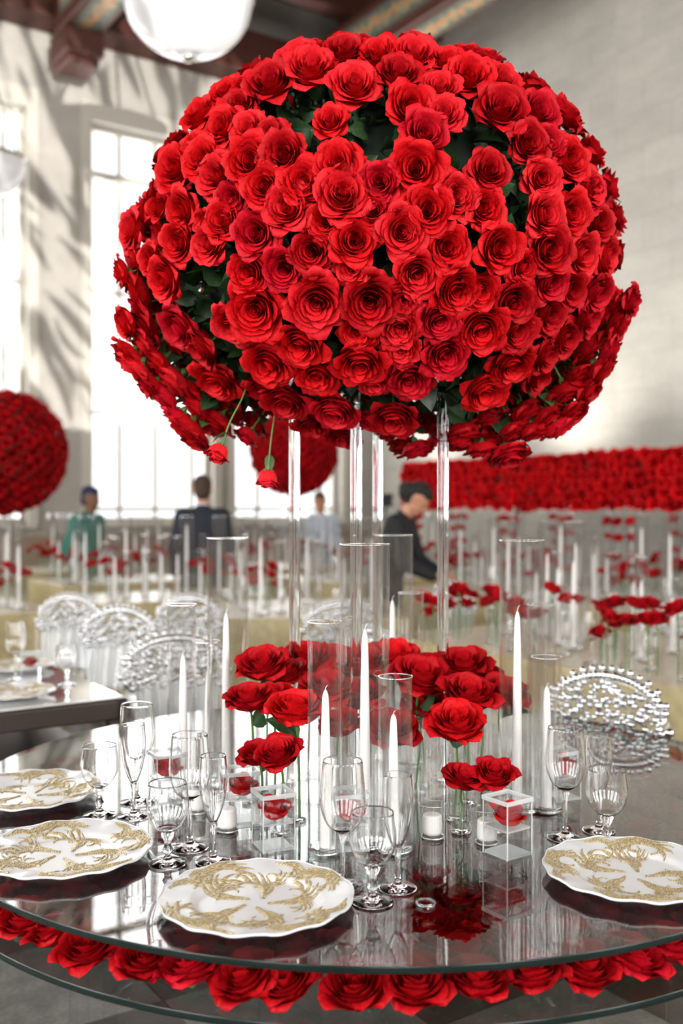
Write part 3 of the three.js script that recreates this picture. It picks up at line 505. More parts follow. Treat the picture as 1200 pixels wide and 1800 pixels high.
{
  const L = (a) => `white taper candle inside ${a}`;
  let v;
  v = vase('middle', 570, 1498, 'clear glass cylinder vase in front, left of the tallest middle one'); candleIn(v, 1213, L('the front cylinder vase left of the middle'), 0.002);
  v = vase('tall', 641, 1482, 'tallest wide clear cylinder vase standing in the very middle of the table'); candleIn(v, 1108, L('the tallest middle cylinder vase'));
  v = vase('short', 695, 1496, 'short clear cylinder vase just right of the table middle'); candleIn(v, 1256, L('the short cylinder vase right of the middle'), -0.004);
  v = vase('tall', 400, 1386, 'tallest wide clear cylinder vase at the left of the rose cluster'); candleIn(v, 1078, L('the tall cylinder vase left of the rose cluster'), -0.004);
  v = vase('middle', 319, 1407, 'narrow clear cylinder vase farthest left on the round table'); candleIn(v, 1152, L('the leftmost narrow cylinder vase'), 0.003);
  v = vase('short', 362, 1370, 'short clear cylinder vase between the two left taller cylinders'); candleIn(v, 1180, L('the short cylinder between the two left vases'), 0.006);
  v = vase('tall', 917, 1421, 'tallest wide clear cylinder vase at the right of the rose cluster'); candleIn(v, 1075, L('the tall cylinder vase right of the roses'), -0.01);
  v = vase('middle', 952, 1408, 'empty narrow clear cylinder vase right behind the tall right one');
  v = vase('short', 961, 1426, 'short clear cylinder vase farthest right on the round table'); candleIn(v, 1207, L('the rightmost short cylinder vase'));
  v = vase('tall', 692, 0, 'tallest wide clear cylinder vase at the back behind the rods', 2.64); candleIn(v, 1055, L('the tall cylinder vase behind the rods'), -0.004);
  v = vase('middle', 722, 0, 'narrow clear cylinder vase at the back beside the right rod', 2.61); candleIn(v, 1130, L('the narrow cylinder vase at the back'), 0.004);
}

// ---------------------------------------------------------------- low roses in bud vases
{
  const spots = [[465,1160,2.36,40,0], [505,1176,2.42,34,1], [540,1152,2.52,40,1], [592,1158,2.56,42,1], [440,1222,2.26,38,0], [480,1222,2.28,40,1], [521,1240,2.13,46,0], [492,1318,2.04,37,0], [456,1320,2.10,32,1], [574,1202,2.32,44,1], [640,1160,2.52,42,1], [692,1152,2.56,46,0], [736,1182,2.34,48,0], [688,1272,2.28,42,1], [628,1215,2.36,42,1], [772,1168,2.46,38,1], [815,1162,2.44,42,0], [848,1182,2.48,34,1], [880,1212,2.36,40,1], [822,1212,2.26,44,0], [803,1262,2.14,46,0], [812,1362,2.06,34,1], [868,1355,2.06,33,0], [598,1268,2.22,34,1], [742,1228,2.40,38,1]];
  const what = ['topmost rose at the left end of the low cluster', 'rose just behind the top left rose of the low cluster', 'rose left of the front vase rim, back row of the low cluster', 'rose seen through the front vase, back row', 'outermost left rose of the low cluster', 'rose right of the outermost left rose in the low cluster', 'large open rose at front left of the low cluster', 'open rose standing lowest at left, right one of the pair', 'half hidden rose standing lowest at left, left one of the pair', 'rose seen through the front cylinder vase', 'rose seen through the tallest middle vase, back row', 'large rose behind the short vase, back row of the cluster', 'large open rose above and right of the short vase', 'rose seen through the short cylinder vase', 'rose behind the tall middle candle', 'rose at the back near the right rod', 'bright rose right of the right rod at the top', 'topmost right rose at the back of the low cluster', 'outermost right rose of the low cluster', 'open rose in front of the outermost right one', 'large open rose at front right of the low cluster', 'left rose of the lowest pair at the right', 'right rose of the lowest pair at the right', 'rose low between the front vase and the tall candle', 'dark rose deep inside the right half of the cluster'];
  const R = rng(818); let vp;
  spots.forEach(([x, y, d, r, k], i) => {
    const c = at(x, y + r * 0.55, d), stemL = Math.max(0.1, c.y - TOP - 0.012), lean = V((R() - 0.5) * 0.35 + (c.x - TC.x) * 0.5, 1, (R() - 0.5) * 0.3 + 0.42), s = r * 1.12 * d / F / 0.0475;
    const t = makeRose(i === 22 ? 2 : [0, 3, 4, 1][i % 4], k || R() < 0.6 ? 1 : 0, what[i], 'roses of the low cluster', { stem: null, seed: i });
    aim(t, c, lean, s, R() * 6);
    t.updateMatrixWorld(true);
    const q = t.worldToLocal(V(c.x + (R() - 0.5) * 0.012, TOP + 0.009, c.z - 0.012 + (R() - 0.5) * 0.012)), m = t.worldToLocal(V(c.x + 0.004, TOP + stemL * 0.55, c.z - 0.02));
    part('stem', tube([V(0, -0.006, 0), V(0, -0.03, 0).lerp(m, 0.3), m, q], 0.003 / s, 12, 6), M.stem, t);
    if (i % 2 === 0) { const lf = part('leaf', i % 4 ? leafA : leafB, M.leaf, t); lf.position.copy(m).multiplyScalar(0.4); lf.rotation.set(0.6, R() * 6, 0.3); }
    const hv = Math.max(0.06, stemL - 0.045), lab = `clear bud vase under the ${what[i].replace(/^(the|a) /, '').split(/,| of the low| in the low/)[0]}`;
    if (!vp) { vp = thing('bud_vase', lab, 'vase', 'bud vases under the low cluster'); part('glass_wall', new THREE.CylinderGeometry(0.021, 0.021, 1, 32, 1, true).translate(0, 0.5, 0), M.glass, vp); part('base', lathe([[0.0001, 0.0004], [0.02, 0.0004], [0.021, 0.01], [0.0001, 0.014]], 28), M.crystal, vp); part('rim', new THREE.TorusGeometry(0.021, 0.0008, 6, 32).rotateX(Math.PI / 2), M.glass, vp); }
    const b = i ? copy(vp, lab) : vp;
    b.position.set(c.x, TOP + 0.0005, c.z - 0.012);
    b.children[0].scale.y = hv; b.children[2].position.y = hv; b.children[1].scale.y = 0.5;
  });
}

// ---------------------------------------------------------------- clear boxes with a rose, votive candles
function roseBox(x, y, turn, label, roseLabel, d) {
  const S = 0.068, H = 0.112, w = 0.0028, t = thing('acrylic_box', label, 'box'); t.position.copy(d ? at(x, HORIZON, d).setY(TOP) : onTop(x, y)); t.position.y += 0.0006; t.rotation.y = turn;
  for (const [dx, dz, ry] of [[0, S / 2 - w / 2, 0], [0, -S / 2 + w / 2, 0], [S / 2 - w / 2, 0, 1], [-S / 2 + w / 2, 0, 1]]) part('side_panel', ry ? bx(w, H - w, S - 2 * w - 0.0004, dx, H / 2, dz) : bx(S, H - w, w, dx, H / 2, dz), M.acrylic, t);
  for (const [cx, cz] of [[1, 1], [1, -1], [-1, 1], [-1, -1]]) part('corner_edge', rbx(0.0026, H, 0.0026, 0.0008, cx * (S / 2 - 0.001), H / 2, cz * (S / 2 - 0.001)), M.acrylicEdge, t);
  part('floor_panel', bx(S - 2 * w - 0.0004, 0.006, S - 2 * w - 0.0004, 0, 0.0031, 0), M.acrylicEdge, t);
  part('shelf', bx(S - 2 * w - 0.0004, 0.004, S - 2 * w - 0.0004, 0, H * 0.48, 0), M.acrylicEdge, t);
  const lid = []; for (const [dx, dz, ry] of [[0, S / 2, 0], [0, -S / 2, 0], [S / 2, 0, 1], [-S / 2, 0, 1]]) lid.push(ry ? rbx(0.004, 0.009, S + 0.004, 0.0012, dx, H - 0.003, dz) : rbx(S + 0.004, 0.009, 0.004, 0.0012, dx, H - 0.003, dz));
  part('lid_edge', join(lid), M.acrylicEdge, t);
  const r = makeRose(5, 0, roseLabel, 'roses kept in the clear boxes', { stem: null }); aim(r, t.position.clone().add(V(0, H * 0.48 + 0.008, 0)), V(0.1, 1, 0.30), 0.80, x);
}
roseBox(480, 1490, 0.42, 'clear acrylic box with a rose inside, left of the front vase', 'red rose inside the front left clear box');
roseBox(892, 1502, 0.62, 'clear acrylic box with a rose inside, at right of the votive', 'red rose inside the right hand clear box');
roseBox(423, 1444, 0.3, 'clear acrylic box with a rose half hidden behind the left one', 'red rose inside the half hidden clear box at left');
roseBox(612, 1490, 0.2, 'clear acrylic box seen through the front wine glass', 'red rose seen through the front wine glass');
roseBox(292, 1420, 0.5, 'clear acrylic box seen through the glasses at left', 'red rose seen above the left water goblet', 2.3);
roseBox(985, 1416, 0.4, 'clear acrylic box behind the tall wine glass at right', 'red rose behind the tall wine glass at right', 2.32);
{
  const spots = [[760, 1474, 'frosty votive candle in a clear cup right of the table middle'], [345, 1430, 'votive candle in a clear cup at left, behind the wine glass'], [399, 1462, 'votive candle in a clear cup between flute and clear rose box'], [856, 1484, 'votive candle in a clear cup partly hidden by the right rose box']];
  let cp, wp;
  spots.forEach(([x, y, label], i) => {
    const p = onTop(x, y), cl = label.replace(/^frosty /, '').replace('votive candle in a clear cup', 'clear glass votive cup');
    if (!cp) {
      cp = thing('votive_cup', cl, 'cup'); part('glass_wall', smoothLathe([[0.0235, 0.002], [0.0255, 0.02], [0.0265, 0.045], [0.027, 0.07]], 36, 12), M.glass, cp); part('rim', ring(0.027, 0.001, 0.07, 36), M.crystal, cp); part('base', lathe([[0.0001, 0.0004], [0.022, 0.0004], [0.0238, 0.004], [0.022, 0.009], [0.0001, 0.009]], 32), M.crystal, cp);
      wp = thing('votive_candle', label, 'candle'); part('wax', smoothLathe([[0.0001, 0], [0.019, 0.0005], [0.0195, 0.03], [0.0188, 0.037], [0.014, 0.0395], [0.0001, 0.038]], 28, 24), M.wax, wp); part('wick', tube([V(0, 0.037, 0), V(0.001, 0.043, 0), V(0.003, 0.047, 0)], 0.0007, 5, 5), M.wick, wp);
    }
    const c = i ? copy(cp, cl) : cp, w = i ? copy(wp, label) : wp;
    c.position.copy(p).setY(TOP + 0.0005); w.position.copy(p).setY(TOP + 0.0102);
  });
}

// ---------------------------------------------------------------- charger plates
{
  const PR = 0.166, lob = (a) => 1 + 0.018 * Math.abs(Math.sin(a * 7)) - 0.012 + 0.005 * Math.sin(a * 3 + 1);
  const prof = (q) => q < 0.58 ? 0.004 + 0.0012 * q : q < 0.68 ? lerp(0.0047, 0.0125, sstep(q, 0.58, 0.68)) : 0.0125 + (q - 0.68) * 0.026;   // height over the radius, 0..1
  const surf = (rr, a) => { const q = rr / PR; return V(Math.cos(a) * rr * lerp(1, lob(a), sstep(q, 0.6, 1)), prof(q) + (q > 0.7 ? 0.0016 * Math.sin(a * 14) * (q - 0.7) / 0.3 : 0), Math.sin(a) * rr * lerp(1, lob(a), sstep(q, 0.6, 1))); };
  function plateGeo() {
    const NA = 168, NR = 28, pos = [], idx = [], add = (off) => { for (let j = 0; j <= NR; j++) for (let i = 0; i < NA; i++) { const p = surf(Math.max(0.0005, PR * j / NR), i / NA * 2 * Math.PI); pos.push(p.x, p.y + off, p.z); } };
    add(0); add(-0.0032);
    const id = (s, j, i) => s * (NR + 1) * NA + j * NA + (i % NA);
    for (let j = 0; j < NR; j++) for (let i = 0; i < NA; i++) { idx.push(id(0, j, i), id(0, j, i + 1), id(0, j + 1, i), id(0, j, i + 1), id(0, j + 1, i + 1), id(0, j + 1, i)); idx.push(id(1, j, i), id(1, j + 1, i), id(1, j, i + 1), id(1, j, i + 1), id(1, j + 1, i), id(1, j + 1, i + 1)); }
    for (let i = 0; i < NA; i++) idx.push(id(0, NR, i), id(0, NR, i + 1), id(1, NR, i), id(0, NR, i + 1), id(1, NR, i + 1), id(1, NR, i));
    const g = new THREE.BufferGeometry(); g.setAttribute('position', new THREE.Float32BufferAttribute(pos, 3)); g.setIndex(idx); g.computeVertexNormals(); return g;
  }
  // a raised tapering ribbon that follows the plate: pts are [x, z] on the plate
  function ribbon(pts, w0, w1, h) {
    const c = new THREE.CatmullRomCurve3(pts.map(([x, z]) => V(x, 0, z))), n = 14, pos = [], idx = [], m = 4;
    for (let i = 0; i <= n; i++) {
      const f = i / n, p = c.getPoint(f), tg = c.getTangent(f), nx = -tg.z, nz = tg.x, w = (f < 0.15 ? lerp(w0 * 0.5, w0, f / 0.15) : lerp(w0, w1, (f - 0.15) / 0.85));
      for (let j = 0; j <= m; j++) { const u = j / m * 2 - 1, x = p.x + nx * u * w, z = p.z + nz * u * w, rr = Math.min(Math.hypot(x, z), PR * 0.985), a = Math.atan2(z, x), b = surf(rr, a); pos.push(b.x, b.y + 0.0002 + h * (1 - u * u) * (1 - 0.5 * f) , b.z); }
    }
    for (let i = 0; i < n; i++) for (let j = 0; j < m; j++) { const a = i * (m + 1) + j, b = a + m + 1; idx.push(a, a + 1, b, b, a + 1, b + 1); }
    const g = new THREE.BufferGeometry(); g.setAttribute('position', new THREE.Float32BufferAttribute(pos, 3)); g.setAttribute('uv', new THREE.Float32BufferAttribute(new Float32Array(pos.length / 3 * 2).map((_, i) => pos[Math.floor(i / 2) * 3 + (i % 2) * 2] * 12), 2)); g.setIndex(idx); g.computeVertexNormals(); return g;
  }
  // an acanthus scroll: a volute stem with leaf fingers fanning off its outer side
  function scroll(x, z, dir, size, flip, fingers) {
    const list = [], pts = [], N = 9;
    let px = x, pz = z, d = dir; const step = size * 0.17;
    for (let i = 0; i < N; i++) { pts.push([px, pz]); px += Math.cos(d) * step * (1 - i * 0.055); pz += Math.sin(d) * step * (1 - i * 0.055); d += flip * (0.08 + i * 0.13); }
    list.push(ribbon(pts, size * 0.060, size * 0.022, 0.0028));
    for (let k = 0; k < fingers; k++) {
      const i = Math.min(N - 2, 1 + Math.floor(k * (N - 3) / fingers)), [ax, az] = pts[i], [bx2, bz2] = pts[i + 1], base = Math.atan2(bz2 - az, bx2 - ax), L = size * (0.56 - 0.045 * k), fp = [];
      let qx = ax, qz = az, e = base - flip * (0.62 + 0.10 * k);
      for (let s = 0; s < 5; s++) { fp.push([qx, qz]); qx += Math.cos(e) * L / 4; qz += Math.sin(e) * L / 4; e += flip * 0.30; }
      list.push(ribbon(fp, size * 0.052, size * 0.010, 0.0024));
    }
    return mergeGeometries(list);
  }
  const R = rng(66), motifs = [];
  for (let k = 0; k < 8; k++) { const a = k * 0.7854 + 0.2; motifs.push(scroll(Math.cos(a) * PR * 0.80, Math.sin(a) * PR * 0.80, a + (k % 2 ? 1 : -1) * (Math.PI / 2 - 0.15), 0.098 + 0.014 * R(), k % 2 ? 1 : -1, 6)); motifs.push(scroll(Math.cos(a + 0.35) * PR * 0.93, Math.sin(a + 0.35) * PR * 0.93, a + 0.35 + (k % 2 ? -1 : 1) * (Math.PI / 2 + 0.25), 0.070, k % 2 ? -1 : 1, 6)); }
  for (let k = 0; k < 5; k++) { const a = k * 1.257 + 0.6; motifs.push(scroll(Math.cos(a) * PR * 0.12, Math.sin(a) * PR * 0.12, a - 0.5, 0.11, k % 2 ? 1 : -1, 6)); motifs.push(scroll(Math.cos(a + 0.6) * PR * 0.42, Math.sin(a + 0.6) * PR * 0.42, a + 2.0, 0.072, k % 2 ? -1 : 1, 5)); }
  const t = thing('charger_plate', 'white charger plate with gold scrolls at the front centre edge', 'plate', undefined);
  part('plate', plateGeo(), M.pearl, t);
  for (const g of motifs) part('gold_scroll', g, M.gold, t);
  part('rim_bead', tube(Array.from({ length: 57 }, (_, i) => surf(PR * 0.995, i / 56 * 2 * Math.PI).add(V(0, 0.0004, 0))), 0.0011, 168, 5), M.pearl, t);
  t.position.copy(onTop(450, 1594)); t.position.y += 0.0005; t.rotation.y = 0.4;
  [[114, 1508, 'white charger plate with gold scrolls at left, nearer one', 1.7], [50, 1402, 'white charger plate with gold scrolls farthest left, beside a goblet', 2.9], [1116, 1545, 'white charger plate with gold scrolls at the right edge', 4.1]].forEach(([x, y, l, r]) => { const c = copy(t, l); c.position.copy(onTop(x, y)); c.position.y += 0.0005; c.rotation.y = r; });
}

// ---------------------------------------------------------------- the other tables of the hall
function clothTable(a0, a1, b0, b1, label, turn = ROOM, cloth = M.goldCloth) {             // a table under a floor-length gold cloth
  const w = a1 - a0, d = b1 - b0, c = hall((a0 + a1) / 2, 0, (b0 + b1) / 2), t = thing('cloth_table', label, 'table'); t.position.copy(c); t.rotation.y = turn;
  part('tabletop', rbx(w - 0.02, 0.03, d - 0.02, 0.008, 0, TOP - 0.021, 0), M.white, t);
  for (const [sx, sz] of [[1, 1], [1, -1], [-1, 1], [-1, -1]]) part('leg', cyl(0.025, 0.025, TOP - 0.04, sx * (w / 2 - 0.12), 0.001, sz * (d / 2 - 0.12), 12), M.nickel, t);
  const pos = [], idx = [], N = 220, per = 2 * (w + d), rows = [[TOP - 0.003, -0.012, 0], [TOP, 0, 0], [TOP - 0.006, 0.006, 0.1], [TOP - 0.2, 0.010, 0.5], [TOP - 0.45, 0.018, 0.9], [0.006, 0.03, 1.1]];
  const edge = (s, off) => { s = ((s % per) + per) % per; const W = w / 2 + off, D = d / 2 + off; if (s < w) return [-W + s / w * 2 * W, -D]; if (s < w + d) return [W, -D + (s - w) / d * 2 * D]; if (s < 2 * w + d) return [W - (s - w - d) / w * 2 * W, D]; return [-W, D - (s - 2 * w - d) / d * 2 * D]; };
  rows.forEach(([y, off, fold]) => { for (let i = 0; i <= N; i++) { const s = i / N * per, [x, z] = edge(s, off + fold * 0.012 * Math.sin(s * 14 + Math.sin(s * 3) * 2)); pos.push(x, y, z); } });
  for (let j = 0; j + 1 < rows.length; j++) for (let i = 0; i < N; i++) { const a = j * (N + 1) + i, b = a + N + 1; idx.push(a, b, a + 1, b, b + 1, a + 1); }
  const g = new THREE.BufferGeometry(); g.setAttribute('position', new THREE.Float32BufferAttribute(pos, 3)); g.setIndex(idx); g.computeVertexNormals();
  const cl = part('tablecloth', join([g, new THREE.PlaneGeometry(w - 0.02, d - 0.02).rotateX(-Math.PI / 2).translate(0, TOP - 0.0028, 0)]), cloth, t);
  const uv = cl.geometry.attributes.uv, p = cl.geometry.attributes.position; for (let i = 0; i < uv.count; i++) uv.setXY(i, p.getX(i) * 2 + p.getZ(i) * 2, p.getY(i) * 2 + p.getZ(i));
  return t;
}
const TABLES = {
  right: [3.14, 4.3, -0.6, 4.25], middle: [2.95, 4.15, 5.05, 6.3], far: [2.79, 4.1, 8.4, 9.35], ballLeft: [1.6, 4.0, 10.05, 11.0], ballMid: [4.95, 6.2, 9.25, 10.5], hedge: [6.45, 7.55, 1.5, 8.95], inner: [5.05, 6.05, 2.6, 6.7], behind: [4.9, 6.1, 7.3, 8.5], leftFar: [0.7, 2.1, 6.4, 7.6], front: [2.45, 3.85, 6.65, 7.5],
};
clothTable(...TABLES.right, 'long gold-clothed table at right behind the clear chair');
clothTable(...TABLES.middle, 'gold-clothed table behind the left tall vase and the left rod', 0.1);
clothTable(...TABLES.far, 'gold-clothed table in front of the left window, beyond the silver chairs');
clothTable(...TABLES.ballLeft, 'gold-clothed table carrying the left background rose ball');
clothTable(...TABLES.ballMid, 'gold-clothed table carrying the middle background rose ball');
clothTable(...TABLES.hedge, 'long grey-clothed table under the raised rose hedge', ROOM, M.greyCloth);
clothTable(...TABLES.inner, 'long gold-clothed table between the right table and the rose hedge');
clothTable(...TABLES.behind, 'gold-clothed table behind the four rods, far off');
clothTable(...TABLES.front, 'gold-clothed table in front of the man in navy');
clothTable(...TABLES.leftFar, 'gold-clothed table at the left edge behind the mirrored one');
{                                                                     // the mirrored table on the left
  const a0 = -1.0, a1 = 1.36, b0 = 3.38, b1 = 4.5, t = thing('mirror_table', 'rectangular mirror-topped table with a dark frame at left', 'table'), w = a1 - a0, d = b1 - b0;
  t.position.copy(hall((a0 + a1) / 2, 0, (b0 + b1) / 2)); t.rotation.y = ROOM;
  part('mirror_top', rbx(w - 0.02, 0.008, d - 0.02, 0.003, 0, TOP - 0.004, 0), M.mirrorTop, t);
  const dark = std('#3a302b', 0.3);
  part('frame_rail', join([rbx(w, 0.07, 0.05, 0.008, 0, TOP - 0.045, d / 2 - 0.025), rbx(w, 0.07, 0.05, 0.008, 0, TOP - 0.045, -d / 2 + 0.025), rbx(0.05, 0.07, d, 0.008, w / 2 - 0.025, TOP - 0.045, 0), rbx(0.05, 0.07, d, 0.008, -w / 2 + 0.025, TOP - 0.045, 0)]), dark, t);
  for (const [sx, sz] of [[1, 1], [1, -1], [-1, 1], [-1, -1], [0.45, 1]]) part('leg', rbx(0.05, TOP - 0.085, 0.05, 0.006, sx * (w / 2 - 0.04), (TOP - 0.085) / 2 + 0.001, sz * (d / 2 - 0.04)), dark, t);
  part('lower_shelf', rbx(w - 0.1, 0.025, d - 0.1, 0.006, 0, TOP - 0.23, 0), dark, t);
}

// ---------------------------------------------------------------- clear chairs with a beaded crest
let chairProto;
function chair(x, z, turn, label, group) {
  let t;
  if (!chairProto) {
    t = chairProto = thing('clear_chair', label, 'chair');
    part('seat', rbx(0.42, 0.035, 0.42, 0.015, 0, 0.455, 0.0), M.acrylic, t);
    for (const s of [-1, 1]) { part('leg', tube([V(s * 0.185, 0.44, 0.18), V(s * 0.19, 0.22, 0.185), V(s * 0.195, 0.001, 0.2)], 0.014, 6, 8), M.acrylic, t); part('leg', tube([V(s * 0.185, 0.44, -0.18), V(s * 0.19, 0.22, -0.2), V(s * 0.2, 0.001, -0.24)], 0.014, 6, 8), M.acrylic, t); }
    const arch = (u) => V(u * 0.225, 0.74 + 0.14 * Math.sqrt(Math.max(0, 1 - u * u)), -0.225 - 0.05 + 0.035 * u * u);
    part('back_frame', tube([V(-0.19, 0.46, -0.19), V(-0.215, 0.62, -0.22), ...Array.from({ length: 15 }, (_, i) => arch(-1 + i / 7)), V(0.215, 0.62, -0.22), V(0.19, 0.46, -0.19)], 0.013, 60, 8), M.acrylic, t);
    for (let k = -2; k <= 2; k++) part('spindle', tube([V(k * 0.07, 0.47, -0.19), V(k * 0.072, 0.6, -0.225), V(k * 0.075, 0.745, -0.25)], 0.0105, 8, 8), M.crystal, t);
    { const pos = [], idx = [], nx = 36, ny = 6; for (let j = 0; j <= ny; j++) for (let i = 0; i <= nx; i++) { const u = i / nx * 2 - 1, v = j / ny, top = 0.70 + 0.045 * Math.sqrt(Math.max(0, 1 - u * u)); pos.push(u * lerp(0.165, 0.20, v), lerp(0.50, top, v), -0.215 - 0.055 * v + 0.006 * Math.cos(u * 34) + 0.03 * u * u); }
      for (let j = 0; j < ny; j++) for (let i = 0; i < nx; i++) { const a = j * (nx + 1) + i, b = a + nx + 1; idx.push(a, a + 1, b, b, a + 1, b + 1); }
      const g = new THREE.BufferGeometry(); g.setAttribute('position', new THREE.Float32BufferAttribute(pos, 3)); g.setIndex(idx); g.computeVertexNormals(); part('back_panel', g, M.frosted, t); }
    const R = rng(12), beads = [], ico = new THREE.IcosahedronGeometry(1, 1);
    const add = (p, r) => beads.push(ico.clone().scale(r, r, r).translate(p.x, p.y, p.z));
    for (let i = 0; i <= 26; i++) { const u = -1 + i / 13, p = arch(u); add(p.clone().add(V(0, 0.018, 0.004)), 0.014 + R() * 0.004); if (i % 2) add(p.clone().multiplyScalar(1).add(V(0, 0.04, -0.004)), 0.010 + R() * 0.004); }
    for (let i = 0; i < 280; i++) { const u = (R() * 2 - 1) * 0.92, top = arch(u), f = R(); add(V(top.x, lerp(0.70, top.y, f), top.z + 0.012 + (R() - 0.5) * 0.03), 0.006 + R() * 0.009); }
    part('bead_crest', mergeGeometries(beads), M.silver, t);
  } else { t = copy(chairProto, label, group); if (!group) delete t.userData.group; }
  t.position.set(x, 0, z); t.rotation.y = turn; return t;
}
const face = (x, z, tx, tz) => Math.atan2(tx - x, tz - z);            // turns a chair's +z towards a point
{
  const C = (px, d) => [(px - 600) * d / F, -d];
  const put = (px, d, tx, tz, label) => { const [x, z] = C(px, d); chair(x, z, face(x, z, tx, tz), label); };
  put(985, 3.0, TC.x, TC.z, 'clear chair with a beaded crest at right, drawn up to the round table');
  put(338, 3.85, TC.x, TC.z, 'clear beaded chair behind the left vases, at the round table');
  for (const [px, d, label] of [[162, 4.95, 'silvery beaded chair at left, middle one of three beyond the mirrored table'], [294, 5.6, 'silvery beaded chair at left, right one of three beyond the mirrored table'], [76, 5.65, 'silvery beaded chair at left, left one of three beyond the mirrored table']]) { const [x, z] = C(px, d); chair(x, z, ROOM - 0.95, label); }
  for (const [a, b, label] of [[2.8, 3.5, 'clear beaded chair behind the low cluster, at the right gold table']]) { const p = hall(a, 0, b), q = hall(3.7, 0, b); chair(p.x, p.z, face(p.x, p.z, q.x, q.z), label); }
  { const p = at(585, HORIZON, 5.75), q = at(530, HORIZON, 6.7); chair(p.x, p.z, face(p.x, p.z, q.x, q.z), 'clear beaded chair near the middle gold table, seen between the rods'); }
  const spots = [[4.75, 3.4], [4.75, 4.4], [4.75, 5.3], [4.6, 7.9], [2.45, 8.8]];
  spots.forEach(([a, b]) => { const p = hall(a, 0, b), q = hall(a + 1, 0, b); chair(p.x, p.z, face(p.x, p.z, q.x, q.z), 'blurred clear beaded chair at a distant gold table', 'distant clear chairs'); });
}

// ---------------------------------------------------------------- things on the background tables
const arrProto = [0, 1].map((v) => {
  const R = rng(900 + v), heads = [], stems = [], tubes = [];
  for (let i = 0; i < 11; i++) {
    const x = (R() - 0.5) * 0.42, z = (R() - 0.5) * 0.26, y = 0.13 + R() * 0.14, o = new THREE.Object3D(); aim(o, V(x, y, z), V((R() - 0.5) * 0.8 + x, 1, (R() - 0.5) * 0.8 + 0.3), 0.95 + R() * 0.2, R() * 6); o.updateMatrix();
    heads.push(lowRose[i % 2].clone().applyMatrix4(o.matrix)); stems.push(tube([V(x, y, z), V(x + 0.005, y / 2, z), V(x, 0.004, z)], 0.003, 5, 5)); tubes.push(new THREE.CylinderGeometry(0.02, 0.02, y - 0.05, 16, 1, true).translate(x, (y - 0.05) / 2 + 0.001, z));
  }
  return { heads, stems, tubes };
});
const arrThings = [];
function arrangement(p, v, label, group) {
  let t;
  if (!arrThings[v]) { t = arrThings[v] = thing('rose_arrangement', label, 'flowers', group); for (const g of arrProto[v].heads) part('rose_head', g, petalMat[1], t); for (const g of arrProto[v].stems) part('stem', g, M.stem, t); for (const g of arrProto[v].tubes) part('glass_tube', g, M.glass, t); }
  else { t = copy(arrThings[v], label, group); if (!group) delete t.userData.group; }
  t.position.copy(p); t.rotation.y = v * 2 + p.x; return t;
}
